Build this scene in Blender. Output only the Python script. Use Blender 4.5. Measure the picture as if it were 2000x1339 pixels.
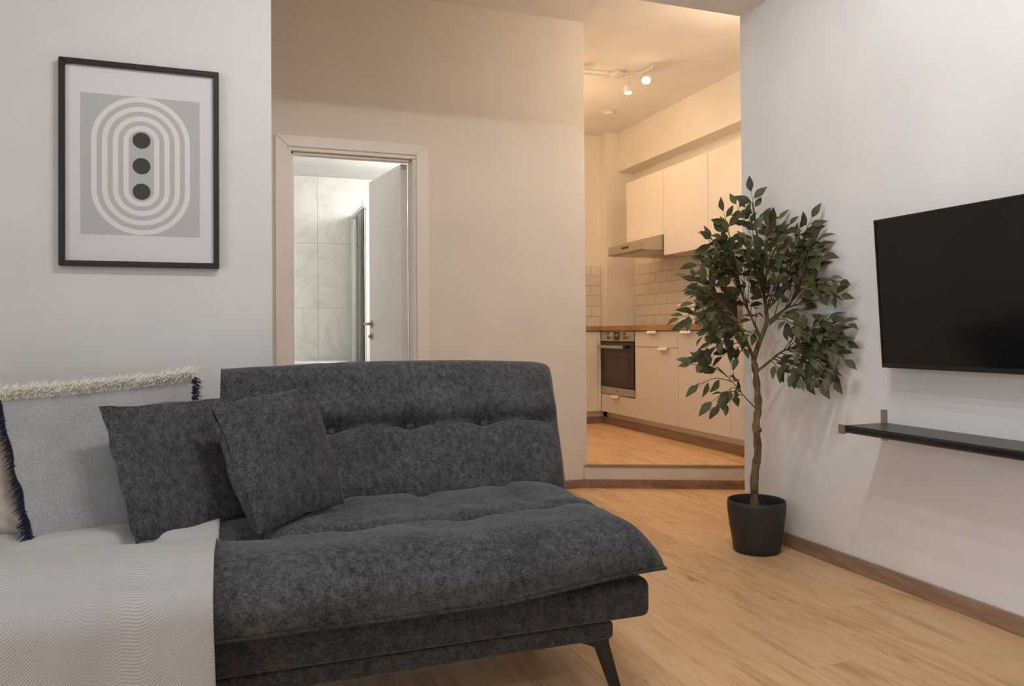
import bpy, bmesh, math, random
from mathutils import Vector, Matrix, Euler, noise

random.seed(11)
scene = bpy.context.scene
for o in list(bpy.data.objects):
    bpy.data.objects.remove(o, do_unlink=True)
COL = scene.collection

# ------------------------------------------------------------------ camera
cam_data = bpy.data.cameras.new('camera')
cam_data.sensor_width = 36.0
cam_data.lens = 1504.7 / 2000.0 * 36.0
cam_data.shift_y = -0.01913
cam_data.clip_start = 0.05
cam = bpy.data.objects.new('camera', cam_data)
COL.objects.link(cam)
_r = Vector((0.9397567, -0.3417706, -0.0070855))
_u = Vector((0.0027094, -0.0132798, 0.9999081))
_f = Vector((0.3418333, 0.9396896, 0.0115538))
cam.matrix_world = Matrix(((_r.x, _u.x, -_f.x, 0.0), (_r.y, _u.y, -_f.y, 0.0), (_r.z, _u.z, -_f.z, 0.95), (0, 0, 0, 1)))
scene.camera = cam

# ------------------------------------------------------------------ world, exposure
world = bpy.data.worlds.new('world')
scene.world = world
world.use_nodes = True
world.node_tree.nodes['Background'].inputs[0].default_value = (0.90, 0.97, 1.05, 1)
world.node_tree.nodes['Background'].inputs[1].default_value = 2.6   # bright sky added as fill through the unseen side window
vs = scene.view_settings
vs.view_transform = 'Standard'
vs.look = 'None'
vs.exposure = 0.08
vs.gamma = 1.0
vs.use_curve_mapping = False

# light strengths (the lamps themselves are built further down)
LIVING_W = 20.0        # each head of the living-room spot bars
LIVING_COL = (1.0, 0.98, 0.962)
KITCHEN_W = 5.3
KITCHEN_COL = (1.0, 0.68, 0.42)
HALL_W = 17.5
HALL_COL = (1.0, 0.76, 0.53)
BATH_W = 31.0
BATH_COL = (1.0, 0.985, 0.975)

# ------------------------------------------------------------------ materials
def new_mat(name):
    m = bpy.data.materials.new(name)
    m.use_nodes = True
    nt = m.node_tree
    b = nt.nodes['Principled BSDF']
    return m, nt, b

def N(nt, kind, **kw):
    n = nt.nodes.new(kind)
    for k, v in kw.items():
        setattr(n, k, v)
    return n

def ramp(nt, fac, stops):
    r = N(nt, 'ShaderNodeValToRGB')
    cr = r.color_ramp
    while len(cr.elements) < len(stops):
        cr.elements.new(0.5)
    for e, (p, c) in zip(cr.elements, stops):
        e.position = p
        e.color = (c[0], c[1], c[2], 1)
    nt.links.new(fac, r.inputs[0])
    return r.outputs[0]

def noise_tex(nt, vec, scale, detail=4.0, rough=0.55, mscale=None, dist=0.0):
    if mscale is not None:
        mp = N(nt, 'ShaderNodeMapping')
        mp.inputs['Scale'].default_value = mscale
        nt.links.new(vec, mp.inputs['Vector'])
        vec = mp.outputs[0]
    n = N(nt, 'ShaderNodeTexNoise')
    n.inputs['Scale'].default_value = scale
    n.inputs['Detail'].default_value = detail
    n.inputs['Roughness'].default_value = rough
    n.inputs['Distortion'].default_value = dist
    nt.links.new(vec, n.inputs['Vector'])
    return n.outputs['Fac']

def mathn(nt, op, a, b=None):
    n = N(nt, 'ShaderNodeMath', operation=op)
    for i, x in enumerate((a, b)):
        if x is None:
            continue
        if isinstance(x, (int, float)):
            n.inputs[i].default_value = x
        else:
            nt.links.new(x, n.inputs[i])
    return n.outputs[0]

def mixc(nt, fac, a, b):
    n = N(nt, 'ShaderNodeMix', data_type='RGBA')
    if isinstance(fac, (int, float)):
        n.inputs[0].default_value = fac
    else:
        nt.links.new(fac, n.inputs[0])
    for s, x in ((6, a), (7, b)):
        if isinstance(x, tuple):
            n.inputs[s].default_value = (x[0], x[1], x[2], 1)
        else:
            nt.links.new(x, n.inputs[s])
    return n.outputs[2]

def bump(nt, b, height, strength, dist=0.002):
    n = N(nt, 'ShaderNodeBump')
    n.inputs['Strength'].default_value = strength
    n.inputs['Distance'].default_value = dist
    nt.links.new(height, n.inputs['Height'])
    nt.links.new(n.outputs[0], b.inputs['Normal'])

def obj_coord(nt):
    return N(nt, 'ShaderNodeTexCoord').outputs['Object']

def paint(name, c, rough=0.6, var=0.04, scale=3.0, bumpy=0.06):
    m, nt, b = new_mat(name)
    v = obj_coord(nt)
    f = noise_tex(nt, v, scale, 5)
    lo = tuple(x * (1 - var) for x in c)
    hi = tuple(min(1, x * (1 + var)) for x in c)
    nt.links.new(ramp(nt, f, [(0.3, lo), (0.7, hi)]), b.inputs['Base Color'])
    b.inputs['Roughness'].default_value = rough
    if bumpy:
        bump(nt, b, noise_tex(nt, v, 60, 4), bumpy, 0.003)
    return m

def plain(name, c, rough=0.5, metal=0.0, spec=0.5, var=0.03):
    m, nt, b = new_mat(name)
    v = obj_coord(nt)
    f = noise_tex(nt, v, 25, 3)
    nt.links.new(ramp(nt, f, [(0.3, tuple(x * (1 - var) for x in c)), (0.7, tuple(min(1, x * (1 + var)) for x in c))]), b.inputs['Base Color'])
    b.inputs['Roughness'].default_value = rough
    b.inputs['Metallic'].default_value = metal
    b.inputs['Specular IOR Level'].default_value = spec
    return m

def brushed(name, c, rough=0.32, axis=(2, 200, 200)):
    m, nt, b = new_mat(name)
    v = obj_coord(nt)
    f = noise_tex(nt, v, 6, 3, mscale=axis)
    nt.links.new(ramp(nt, f, [(0.3, tuple(x * 0.86 for x in c)), (0.7, c)]), b.inputs['Base Color'])
    b.inputs['Metallic'].default_value = 1.0
    b.inputs['Roughness'].default_value = rough
    return m

def emissive(name, c, s):
    m, nt, b = new_mat(name)
    b.inputs['Base Color'].default_value = (1, 1, 1, 1)
    b.inputs['Emission Color'].default_value = (c[0], c[1], c[2], 1)
    b.inputs['Emission Strength'].default_value = s
    return m

def pane(name, tint, gloss=0.06, rough=0.02):
    m, nt, b = new_mat(name)
    out = nt.nodes['Material Output']
    t = N(nt, 'ShaderNodeBsdfTransparent')
    t.inputs[0].default_value = (tint[0], tint[1], tint[2], 1)
    g = N(nt, 'ShaderNodeBsdfGlossy')
    g.inputs['Roughness'].default_value = rough
    fr = N(nt, 'ShaderNodeFresnel')
    fr.inputs[0].default_value = 1.22
    mx = N(nt, 'ShaderNodeMixShader')
    nt.links.new(fr.outputs[0], mx.inputs[0])
    nt.links.new(t.outputs[0], mx.inputs[1])
    nt.links.new(g.outputs[0], mx.inputs[2])
    nt.links.new(mx.outputs[0], out.inputs[0])
    return m

def chenille(name, dark, light, tint=(1, 1, 1), axes=((520, 90, 110), (110, 420, 520)), sheen=0.25):
    """soft mottled upholstery with crossing thread slubs"""
    m, nt, b = new_mat(name)
    v = obj_coord(nt)
    a = noise_tex(nt, v, 1.0, 3, 0.6, axes[0])
    c = noise_tex(nt, v, 1.0, 3, 0.6, axes[1])
    p = noise_tex(nt, v, 58, 3, 0.6, (1, 1, 0.6), 0.3)
    q = noise_tex(nt, v, 7, 3, 0.5)
    s = mathn(nt, 'ADD', mathn(nt, 'MULTIPLY', a, 0.48), mathn(nt, 'MULTIPLY', c, 0.48))
    s = mathn(nt, 'ADD', s, mathn(nt, 'MULTIPLY', p, 0.36))
    s = mathn(nt, 'ADD', s, mathn(nt, 'MULTIPLY', q, 0.16))
    mid = tuple((x + y) / 2 * 0.8 for x, y in zip(dark, light))
    nt.links.new(ramp(nt, s, [(0.56, dark), (0.71, mid), (0.88, light)]), b.inputs['Base Color'])
    b.inputs['Roughness'].default_value = 0.9
    b.inputs['Specular IOR Level'].default_value = 0.15
    b.inputs['Sheen Weight'].default_value = sheen
    b.inputs['Sheen Roughness'].default_value = 0.4
    b.inputs['Sheen Tint'].default_value = (0.8, 0.85, 1, 1)
    bump(nt, b, s, 0.35, 0.002)
    return m

def linen(name, c, var=0.22, scale=1.0):
    m, nt, b = new_mat(name)
    v = obj_coord(nt)
    a = noise_tex(nt, v, 1.0, 2, 0.6, (700 * scale, 160 * scale, 160 * scale))
    d = noise_tex(nt, v, 1.0, 2, 0.6, (160 * scale, 500 * scale, 700 * scale))
    q = noise_tex(nt, v, 9, 3, 0.5)
    s = mathn(nt, 'ADD', mathn(nt, 'MULTIPLY', a, 0.5), mathn(nt, 'MULTIPLY', d, 0.5))
    s = mathn(nt, 'ADD', mathn(nt, 'MULTIPLY', s, 0.8), mathn(nt, 'MULTIPLY', q, 0.2))
    nt.links.new(ramp(nt, s, [(0.36, tuple(x * (1 - var) for x in c)), (0.64, tuple(min(1, x * (1 + var)) for x in c))]), b.inputs['Base Color'])
    b.inputs['Roughness'].default_value = 0.92
    b.inputs['Specular IOR Level'].default_value = 0.1
    b.inputs['Sheen Weight'].default_value = 0.12
    bump(nt, b, s, 0.3, 0.0015)
    return m

def oak(name, dark, mid, light, along='Y', rough=0.42, streak=0.5):
    """plank wood: every plank object gets its own grain through its random number"""
    m, nt, b = new_mat(name)
    tc = N(nt, 'ShaderNodeTexCoord')
    oi = N(nt, 'ShaderNodeObjectInfo')
    rnd = oi.outputs['Random']
    off = N(nt, 'ShaderNodeCombineXYZ')
    nt.links.new(mathn(nt, 'MULTIPLY', rnd, 37.0), off.inputs[0])
    nt.links.new(mathn(nt, 'MULTIPLY', rnd, 91.0), off.inputs[1])
    nt.links.new(mathn(nt, 'MULTIPLY', rnd, 53.0), off.inputs[2])
    add = N(nt, 'ShaderNodeVectorMath', operation='ADD')
    nt.links.new(tc.outputs['Object'], add.inputs[0])
    nt.links.new(off.outputs[0], add.inputs[1])
    v = add.outputs[0]
    ms = (1, 0.09, 1) if along == 'Y' else (0.09, 1, 1)
    fine = noise_tex(nt, v, 95, 5, 0.6, ms)
    ms2 = (1, 0.16, 1) if along == 'Y' else (0.16, 1, 1)
    broad = noise_tex(nt, v, 13, 4, 0.55, ms2, 1.2)
    knots = noise_tex(nt, v, 17, 2, 0.5, ms2, 0.8)
    s = mathn(nt, 'ADD', mathn(nt, 'MULTIPLY', fine, 0.42), mathn(nt, 'MULTIPLY', broad, 0.58))
    s = mathn(nt, 'ADD', s, mathn(nt, 'MULTIPLY', mathn(nt, 'SUBTRACT', rnd, 0.5), 0.10))
    col = ramp(nt, s, [(0.34, dark), (0.50, mid), (0.66, light)])
    kf = ramp(nt, knots, [(0.69, (0, 0, 0)), (0.76, (1, 1, 1))])
    bw = N(nt, 'ShaderNodeRGBToBW')
    nt.links.new(kf, bw.inputs[0])
    kc = tuple(x * 0.42 for x in dark)
    nt.links.new(mixc(nt, mathn(nt, 'MULTIPLY', bw.outputs[0], streak), col, kc), b.inputs['Base Color'])
    b.inputs['Roughness'].default_value = rough
    bump(nt, b, fine, 0.05, 0.001)
    return m

M = {}
M['white_wall'] = paint('white_wall_paint', (0.83, 0.815, 0.805), 0.7)
M['grey_wall'] = paint('pale_grey_wall_paint', (0.755, 0.75, 0.745), 0.7)
M['hall_wall'] = paint('hall_wall_warm_light_tint', (0.735, 0.70, 0.65), 0.7)  # off-white wall; the warm light on it is partly tinted into the colour
M['kitchen_wall'] = paint('kitchen_wall_paint', (0.85, 0.80, 0.72), 0.7)
M['ceiling'] = paint('ceiling_paint', (0.86, 0.845, 0.83), 0.8)
M['trim_warm_tint'] = paint('door_trim_warm_light_tint', (0.80, 0.76, 0.715), 0.4, bumpy=0.02)  # white casing, warm light worked into its base colour
M['door_paint'] = paint('door_leaf_paint', (0.82, 0.80, 0.78), 0.35, bumpy=0.02)
M['oak'] = oak('oak_floor', (0.54, 0.315, 0.155), (0.74, 0.475, 0.25), (0.82, 0.56, 0.325))
M['oak_skirt_y'] = oak('oak_skirting_y', (0.20, 0.115, 0.07), (0.29, 0.18, 0.115), (0.37, 0.25, 0.17), 'Y', 0.5)
M['oak_skirt_x'] = oak('oak_skirting_x', (0.20, 0.115, 0.07), (0.29, 0.18, 0.115), (0.37, 0.25, 0.17), 'X', 0.5)
M['worktop'] = oak('oak_worktop', (0.30, 0.16, 0.06), (0.42, 0.24, 0.10), (0.50, 0.31, 0.14), 'Y', 0.4)
M['cabinet'] = plain('cream_cabinet_front', (0.78, 0.72, 0.645), 0.35, var=0.015)
M['handle_white'] = plain('white_edge_pull', (0.86, 0.84, 0.80), 0.4)
M['steel'] = brushed('brushed_steel', (0.58, 0.55, 0.50))
M['hood_steel'] = brushed('hood_steel', (0.50, 0.46, 0.38), 0.42)
M['nickel'] = brushed('satin_nickel', (0.46, 0.42, 0.38), 0.34, (200, 2, 200))
M['nosing'] = brushed('nosing_metal', (0.40, 0.36, 0.30), 0.4)
M['black_glass'] = plain('oven_black_glass', (0.012, 0.009, 0.008), 0.12)
M['oven_window'] = plain('oven_window_glass', (0.040, 0.026, 0.016), 0.15)
M['black_frame'] = plain('black_frame_wood', (0.016, 0.0155, 0.016), 0.42, var=0.2)
M['passepartout'] = paint('passepartout_card', (0.80, 0.795, 0.81), 0.8, 0.01, bumpy=0)
M['tile_cream'] = plain('cream_glazed_tile', (0.76, 0.70, 0.60), 0.34, var=0.02)
M['grout'] = plain('tile_grout', (0.58, 0.53, 0.45), 0.8)
M['riser_tile'] = plain('pale_riser_tile', (0.72, 0.66, 0.60), 0.35)
M['tv_body'] = plain('tv_black_plastic', (0.010, 0.010, 0.011), 0.4)
M['tv_screen'] = plain('tv_dark_screen', (0.0035, 0.0037, 0.0045), 0.16, spec=0.45, var=0.05)
M['shelf_black'] = plain('black_brown_shelf', (0.021, 0.019, 0.019), 0.33, var=0.25)
M['pot'] = plain('anthracite_plastic_pot', (0.026, 0.025, 0.0255), 0.55, var=0.06)
M['soil'] = paint('dark_filling', (0.012, 0.010, 0.009), 0.95, 0.4, 90, 0.5)
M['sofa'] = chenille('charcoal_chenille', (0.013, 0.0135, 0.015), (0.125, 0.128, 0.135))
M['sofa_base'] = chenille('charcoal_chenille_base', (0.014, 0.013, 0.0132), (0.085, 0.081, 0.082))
M['cushion_dark'] = chenille('charcoal_chenille_cushion', (0.012, 0.012, 0.014), (0.115, 0.117, 0.125))
M['piping'] = plain('dark_piping', (0.030, 0.026, 0.026), 0.85)
M['cushion_grey'] = linen('grey_linen', (0.33, 0.335, 0.34), 0.28)
M['cushion_beige'] = linen('beige_linen', (0.50, 0.44, 0.39), 0.16)
M['fringe_cream'] = linen('cream_fringe_yarn', (0.93, 0.88, 0.80), 0.10)
M['fringe_navy'] = linen('navy_fringe_yarn', (0.013, 0.017, 0.040), 0.3)
M['black_metal'] = plain('black_metal_leg', (0.012, 0.012, 0.012), 0.45)
M['ceramic'] = plain('white_ceramic', (0.82, 0.82, 0.81), 0.12)
M['shower_frame'] = plain('white_shower_frame', (0.85, 0.84, 0.82), 0.3)
M['shower_glass'] = pane('greenish_shower_glass', (0.955, 0.98, 0.965))
M['picture_glass'] = pane('picture_acrylic', (1.0, 1.0, 1.0))
M['lamp_white'] = plain('white_lamp_metal', (0.80, 0.78, 0.75), 0.4)
M['bulb_warm'] = emissive('warm_bulb', (1.0, 0.80, 0.55), 60.0)
M['bulb_warm_soft'] = emissive('warm_lamp_glass', (1.0, 0.72, 0.42), 5.0)
M['bulb_living'] = emissive('living_bulb', (1.0, 0.90, 0.80), 40.0)
M['bulb_bath'] = emissive('bathroom_lamp_glass', (1.0, 0.96, 0.90), 6.0)
M['plastic_black'] = plain('black_plastic', (0.013, 0.012, 0.012), 0.3)
M['box_white'] = plain('white_enamel', (0.80, 0.75, 0.68), 0.4)

def bark_mat():
    m, nt, b = new_mat('ficus_bark')
    v = obj_coord(nt)
    f = noise_tex(nt, v, 45, 5, 0.6, (1, 1, 0.35))
    nt.links.new(ramp(nt, f, [(0.3, (0.055, 0.038, 0.016)), (0.55, (0.17, 0.125, 0.06)), (0.75, (0.27, 0.21, 0.12))]), b.inputs['Base Color'])
    b.inputs['Roughness'].default_value = 0.85
    bump(nt, b, f, 0.5, 0.004)
    return m
M['bark'] = bark_mat()
M['twig'] = plain('brown_twig', (0.085, 0.05, 0.025), 0.8, var=0.3)

def leaf_mat():
    m, nt, b = new_mat('ficus_leaf')
    tc = N(nt, 'ShaderNodeTexCoord')
    oi = N(nt, 'ShaderNodeObjectInfo')
    geo = N(nt, 'ShaderNodeNewGeometry')
    r = mathn(nt, 'FRACT', mathn(nt, 'ADD', oi.outputs['Random'], geo.outputs['Random Per Island']))
    f = noise_tex(nt, tc.outputs['Object'], 40, 3)
    s = mathn(nt, 'ADD', mathn(nt, 'MULTIPLY', r, 0.7), mathn(nt, 'MULTIPLY', f, 0.3))
    nt.links.new(ramp(nt, s, [(0.1, (0.040, 0.040, 0.017)), (0.5, (0.072, 0.074, 0.029)), (0.9, (0.130, 0.134, 0.052))]), b.inputs['Base Color'])
    b.inputs['Roughness'].default_value = 0.55
    b.inputs['Specular IOR Level'].default_value = 0.35
    return m
M['leaf'] = leaf_mat()

def marble_mat():
    m, nt, b = new_mat('pale_marble_tile')
    tc = N(nt, 'ShaderNodeTexCoord')
    oi = N(nt, 'ShaderNodeObjectInfo')
    add = N(nt, 'ShaderNodeVectorMath', operation='ADD')
    off = N(nt, 'ShaderNodeCombineXYZ')
    nt.links.new(mathn(nt, 'MULTIPLY', oi.outputs['Random'], 40.0), off.inputs[0])
    nt.links.new(mathn(nt, 'MULTIPLY', oi.outputs['Random'], 17.0), off.inputs[2])
    nt.links.new(tc.outputs['Object'], add.inputs[0])
    nt.links.new(off.outputs[0], add.inputs[1])
    v = add.outputs[0]
    a = noise_tex(nt, v, 2.2, 6, 0.6, dist=1.4)
    vein = mathn(nt, 'ABSOLUTE', mathn(nt, 'SUBTRACT', a, 0.5))
    col = ramp(nt, vein, [(0.0, (0.70, 0.68, 0.635)), (0.02, (0.76, 0.745, 0.70)), (0.10, (0.80, 0.785, 0.745))])
    nt.links.new(col, b.inputs['Base Color'])
    b.inputs['Roughness'].default_value = 0.25
    return m
M['marble'] = marble_mat()

def print_mat():
    """the art print: concentric rounded rings and three dots (flat print)"""
    m, nt, b = new_mat('ring_art_print')
    tc = N(nt, 'ShaderNodeTexCoord')
    sp = N(nt, 'ShaderNodeSeparateXYZ')
    nt.links.new(tc.outputs['Object'], sp.inputs[0])
    x, z = sp.outputs[0], sp.outputs[2]
    ax = mathn(nt, 'ABSOLUTE', x)
    qz = mathn(nt, 'MAXIMUM', mathn(nt, 'SUBTRACT', mathn(nt, 'ABSOLUTE', z), 0.087), 0.0)
    d = mathn(nt, 'SQRT', mathn(nt, 'ADD', mathn(nt, 'MULTIPLY', ax, ax), mathn(nt, 'MULTIPLY', qz, qz)))
    ph = mathn(nt, 'FRACT', mathn(nt, 'DIVIDE', mathn(nt, 'SUBTRACT', d, 0.0415), 0.0343))
    inring = mathn(nt, 'LESS_THAN', ph, 0.51)
    lim = mathn(nt, 'MULTIPLY', mathn(nt, 'GREATER_THAN', d, 0.0415), mathn(nt, 'LESS_THAN', d, 0.1625))
    ring = mathn(nt, 'MULTIPLY', inring, lim)
    zz = mathn(nt, 'SUBTRACT', z, mathn(nt, 'MULTIPLY', mathn(nt, 'ROUND', mathn(nt, 'DIVIDE', z, 0.0925)), 0.0925))
    dd = mathn(nt, 'SQRT', mathn(nt, 'ADD', mathn(nt, 'MULTIPLY', x, x), mathn(nt, 'MULTIPLY', zz, zz)))
    dot = mathn(nt, 'MULTIPLY', mathn(nt, 'LESS_THAN', dd, 0.0295), mathn(nt, 'LESS_THAN', mathn(nt, 'ABSOLUTE', z), 0.13))
    c = mixc(nt, ring, (0.56, 0.56, 0.575), (0.85, 0.835, 0.835))
    c = mixc(nt, dot, c, (0.055, 0.057, 0.058))
    nt.links.new(c, b.inputs['Base Color'])
    b.inputs['Roughness'].default_value = 0.7
    return m
M['print'] = print_mat()

def throw_mat():
    """grey-white twill throw, small diamond weave along the cloth's own UV (metres)"""
    m, nt, b = new_mat('grey_woven_throw')
    tc = N(nt, 'ShaderNodeTexCoord')
    sp = N(nt, 'ShaderNodeSeparateXYZ')
    nt.links.new(tc.outputs['UV'], sp.inputs[0])
    k = 2 * math.pi / 0.0058
    a = mathn(nt, 'MULTIPLY', mathn(nt, 'ADD', sp.outputs[0], mathn(nt, 'MULTIPLY', sp.outputs[1], 0.8)), k)
    c = mathn(nt, 'MULTIPLY', mathn(nt, 'SUBTRACT', sp.outputs[0], mathn(nt, 'MULTIPLY', sp.outputs[1], 0.8)), k)
    s = mathn(nt, 'ADD', mathn(nt, 'MULTIPLY', mathn(nt, 'SINE', a), 0.65), mathn(nt, 'MULTIPLY', mathn(nt, 'SINE', c), 0.35))
    f = mathn(nt, 'ADD', mathn(nt, 'MULTIPLY', s, 0.5), 0.5)
    n = noise_tex(nt, tc.outputs['UV'], 14, 4)
    f2 = mathn(nt, 'ADD', mathn(nt, 'MULTIPLY', f, 0.85), mathn(nt, 'MULTIPLY', n, 0.15))
    col = ramp(nt, f2, [(0.10, (0.36, 0.355, 0.355)), (0.45, (0.47, 0.465, 0.465)), (0.85, (0.57, 0.565, 0.565))])
    nt.links.new(col, b.inputs['Base Color'])
    b.inputs['Roughness'].default_value = 0.9
    b.inputs['Specular IOR Level'].default_value = 0.1
    b.inputs['Sheen Weight'].default_value = 0.1
    bump(nt, b, f, 0.4, 0.0015)
    return m
M['throw'] = throw_mat()

# ------------------------------------------------------------------ mesh helpers
def link(o, parent=None):
    COL.objects.link(o)
    if parent is not None:
        o.parent = parent
    return o

def mesh_obj(name, verts, faces, mat, parent=None, smooth=False, loc=None):
    me = bpy.data.meshes.new(name)
    me.from_pydata([tuple(v) for v in verts], [], faces)
    me.update()
    if mat is not None:
        me.materials.append(M[mat] if isinstance(mat, str) else mat)
    if smooth:
        me.polygons.foreach_set('use_smooth', [True] * len(me.polygons))
    o = bpy.data.objects.new(name, me)
    if loc is not None:
        o.location = loc
    return link(o, parent)

BOXF = [(0, 3, 2, 1), (4, 5, 6, 7), (0, 1, 5, 4), (1, 2, 6, 5), (2, 3, 7, 6), (3, 0, 4, 7)]
def box_v(x0, x1, y0, y1, z0, z1):
    return [(x0, y0, z0), (x1, y0, z0), (x1, y1, z0), (x0, y1, z0), (x0, y0, z1), (x1, y0, z1), (x1, y1, z1), (x0, y1, z1)]

def boxes(name, lst, mat, parent=None, bevel=0.0, segs=2):
    """one mesh of one or more boxes, given in the parent's local coordinates; origin at the first box's centre-bottom when top-level"""
    V, F = [], []
    for b in lst:
        n = len(V)
        V += box_v(*b)
        F += [tuple(i + n for i in f) for f in BOXF]
    if parent is None:
        x0, x1, y0, y1, z0, z1 = lst[0]
        org = Vector(((x0 + x1) / 2, (y0 + y1) / 2, z0))
        V = [tuple(Vector(v) - org) for v in V]
    else:
        org = None
    if bevel > 0:
        bm = bmesh.new()
        vs_ = [bm.verts.new(v) for v in V]
        for f in F:
            bm.faces.new([vs_[i] for i in f])
        bmesh.ops.bevel(bm, geom=bm.edges[:], offset=bevel, segments=segs, profile=0.5, affect='EDGES')
        bmesh.ops.recalc_face_normals(bm, faces=bm.faces[:])
        me = bpy.data.meshes.new(name)
        bm.to_mesh(me)
        bm.free()
        me.materials.append(M[mat])
        o = bpy.data.objects.new(name, me)
        if org is not None:
            o.location = org
        return link(o, parent)
    return mesh_obj(name, V, F, mat, parent, loc=org)

def tube_mesh(pts, radii, sides=8, cap=True):
    V, F = [], []
    pts = [Vector(p) for p in pts]
    prev = None
    for i, p in enumerate(pts):
        a = pts[max(0, i - 1)]
        c = pts[min(len(pts) - 1, i + 1)]
        t = (c - a).normalized()
        if prev is None:
            up = Vector((0, 0, 1)) if abs(t.z) < 0.9 else Vector((1, 0, 0))
            n = t.cross(up).normalized()
        else:
            n = (prev - t * prev.dot(t)).normalized()
        prev = n
        b = t.cross(n)
        r = radii[i] if isinstance(radii, (list, tuple)) else radii
        for k in range(sides):
            an = 2 * math.pi * k / sides
            V.append(p + n * (math.cos(an) * r) + b * (math.sin(an) * r))
    for i in range(len(pts) - 1):
        for k in range(sides):
            k2 = (k + 1) % sides
            F.append((i * sides + k, i * sides + k2, (i + 1) * sides + k2, (i + 1) * sides + k))
    if cap:
        F.append(tuple(range(sides - 1, -1, -1)))
        F.append(tuple((len(pts) - 1) * sides + k for k in range(sides)))
    return V, F

def tube(name, pts, radii, mat, parent=None, sides=8):
    V, F = tube_mesh(pts, radii, sides)
    return mesh_obj(name, V, F, mat, parent, True)

def lathe(name, prof, mat, parent=None, seg=40, loc=None):
    V, F = [], []
    for r, z in prof:
        for k in range(seg):
            a = 2 * math.pi * k / seg
            V.append((r * math.cos(a), r * math.sin(a), z))
    for i in range(len(prof) - 1):
        for k in range(seg):
            k2 = (k + 1) % seg
            F.append((i * seg + k, i * seg + k2, (i + 1) * seg + k2, (i + 1) * seg + k))
    if prof[0][0] > 1e-4:
        F.append(tuple(range(seg - 1, -1, -1)))
    if prof[-1][0] > 1e-4:
        F.append(tuple((len(prof) - 1) * seg + k for k in range(seg)))
    return mesh_obj(name, V, F, mat, parent, True, loc)

def prism(name, poly, axis, a0, a1, mat, parent=None):
    """extrude a 2-D polygon; axis 'Y': poly in (x,z); 'Z': poly in (x,y); 'X': poly in (y,z)"""
    n = len(poly)
    V = []
    for a in (a0, a1):
        for p, q in poly:
            V.append((p, a, q) if axis == 'Y' else ((p, q, a) if axis == 'Z' else (a, p, q)))
    F = [tuple(range(n)), tuple(range(2 * n - 1, n - 1, -1))]
    for i in range(n):
        j = (i + 1) % n
        F.append((i, j, n + j, n + i))
    o = mesh_obj(name, V, F, mat, parent)
    bm = bmesh.new()
    bm.from_mesh(o.data)
    bmesh.ops.recalc_face_normals(bm, faces=bm.faces[:])
    bm.to_mesh(o.data)
    bm.free()
    return o

def tag(o, label, cat, group=None):
    o['label'] = label
    o['category'] = cat
    if group:
        o['group'] = group
    return o

def thing(name, label, cat, loc=(0, 0, 0), group=None):
    o = bpy.data.objects.new(name, None)
    o.empty_display_size = 0.1
    o.location = loc
    COL.objects.link(o)
    return tag(o, label, cat, group)

def struct(o, label=None, cat=None):
    o['kind'] = 'structure'
    if label:
        o['label'] = label
    if cat:
        o['category'] = cat
    return o

# ------------------------------------------------------------------ room shell
ZC = 2.855          # ceiling height
XR = 2.30           # right wall
YL = 3.085          # picture wall
YB = 4.285          # hall wall with the bathroom door
ZK = 0.136          # raised kitchen floor

fl = struct(boxes('floor', [(-2.6, 3.79, -2.2, 6.86, -0.12, -0.009)], 'oak'), 'pale oak laminate plank floor of the living room', 'floor')
struct(boxes('ceiling', [(-2.72, 3.79, -2.32, 6.86, ZC, ZC + 0.1)], 'ceiling'), 'plain white painted ceiling of the whole flat', 'ceiling')
struct(boxes('ceiling_beam', [(-2.6, XR + 0.12, 2.885, YL, 2.46, ZC)], 'ceiling'), 'white painted ceiling beam at the end of the living room', 'beam')
struct(boxes('wall_left', [(-2.6, 0.145, YL, YB + 0.12, -0.009, ZC)], 'grey_wall'), 'pale grey wall behind the sofa carrying the framed print', 'wall')
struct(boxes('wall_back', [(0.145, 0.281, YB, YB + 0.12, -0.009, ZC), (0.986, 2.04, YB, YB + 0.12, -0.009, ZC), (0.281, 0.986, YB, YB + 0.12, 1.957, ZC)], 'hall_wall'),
       'hall wall around the bathroom doorway, tinted for warm light', 'wall')
struct(boxes('wall_right', [(XR, XR + 0.12, -2.2, 3.087, -0.009, ZC)], 'white_wall'), 'white wall with the television and black shelf', 'wall')
WY0, WY1, WZ0, WZ1 = -1.7, 1.6, 0.25, 2.40     # unseen side-wall window, added for fill light
struct(boxes('wall_front', [(-2.6, XR + 0.12, -2.32, -2.2, -0.009, ZC)], 'white_wall'), 'white wall at the back of the living room', 'wall')
struct(boxes('wall_side', [(-2.72, -2.6, -2.2, WY0, -0.009, ZC), (-2.72, -2.6, WY1, YB, -0.009, ZC), (-2.72, -2.6, WY0, WY1, -0.009, WZ0), (-2.72, -2.6, WY0, WY1, WZ1, ZC)], 'white_wall'),
       'white side wall around the added fill-light window', 'wall')
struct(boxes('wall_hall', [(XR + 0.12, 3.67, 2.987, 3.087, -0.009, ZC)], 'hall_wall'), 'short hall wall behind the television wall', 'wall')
wkr = struct(boxes('wall_kitchen_right', [(3.67, 3.79, 2.987, 6.86, -0.009, ZC)], 'kitchen_wall'), 'cream kitchen wall behind the cabinets and range hood', 'wall')
wkb = struct(boxes('wall_kitchen_back', [(1.80, 3.67, 6.74, 6.86, -0.009, ZC)], 'kitchen_wall'), 'cream far kitchen wall with pale tile rows', 'wall')
struct(boxes('wall_kitchen_left', [(1.80, 1.90, YB + 0.12, 6.74, -0.009, ZC)], 'kitchen_wall'), 'cream kitchen wall backing onto the bathroom', 'wall')
struct(boxes('wall_column', [(3.37, 3.67, 6.60, 6.74, ZK, ZC)], 'kitchen_wall'), 'plastered column in the far kitchen corner', 'column')
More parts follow.
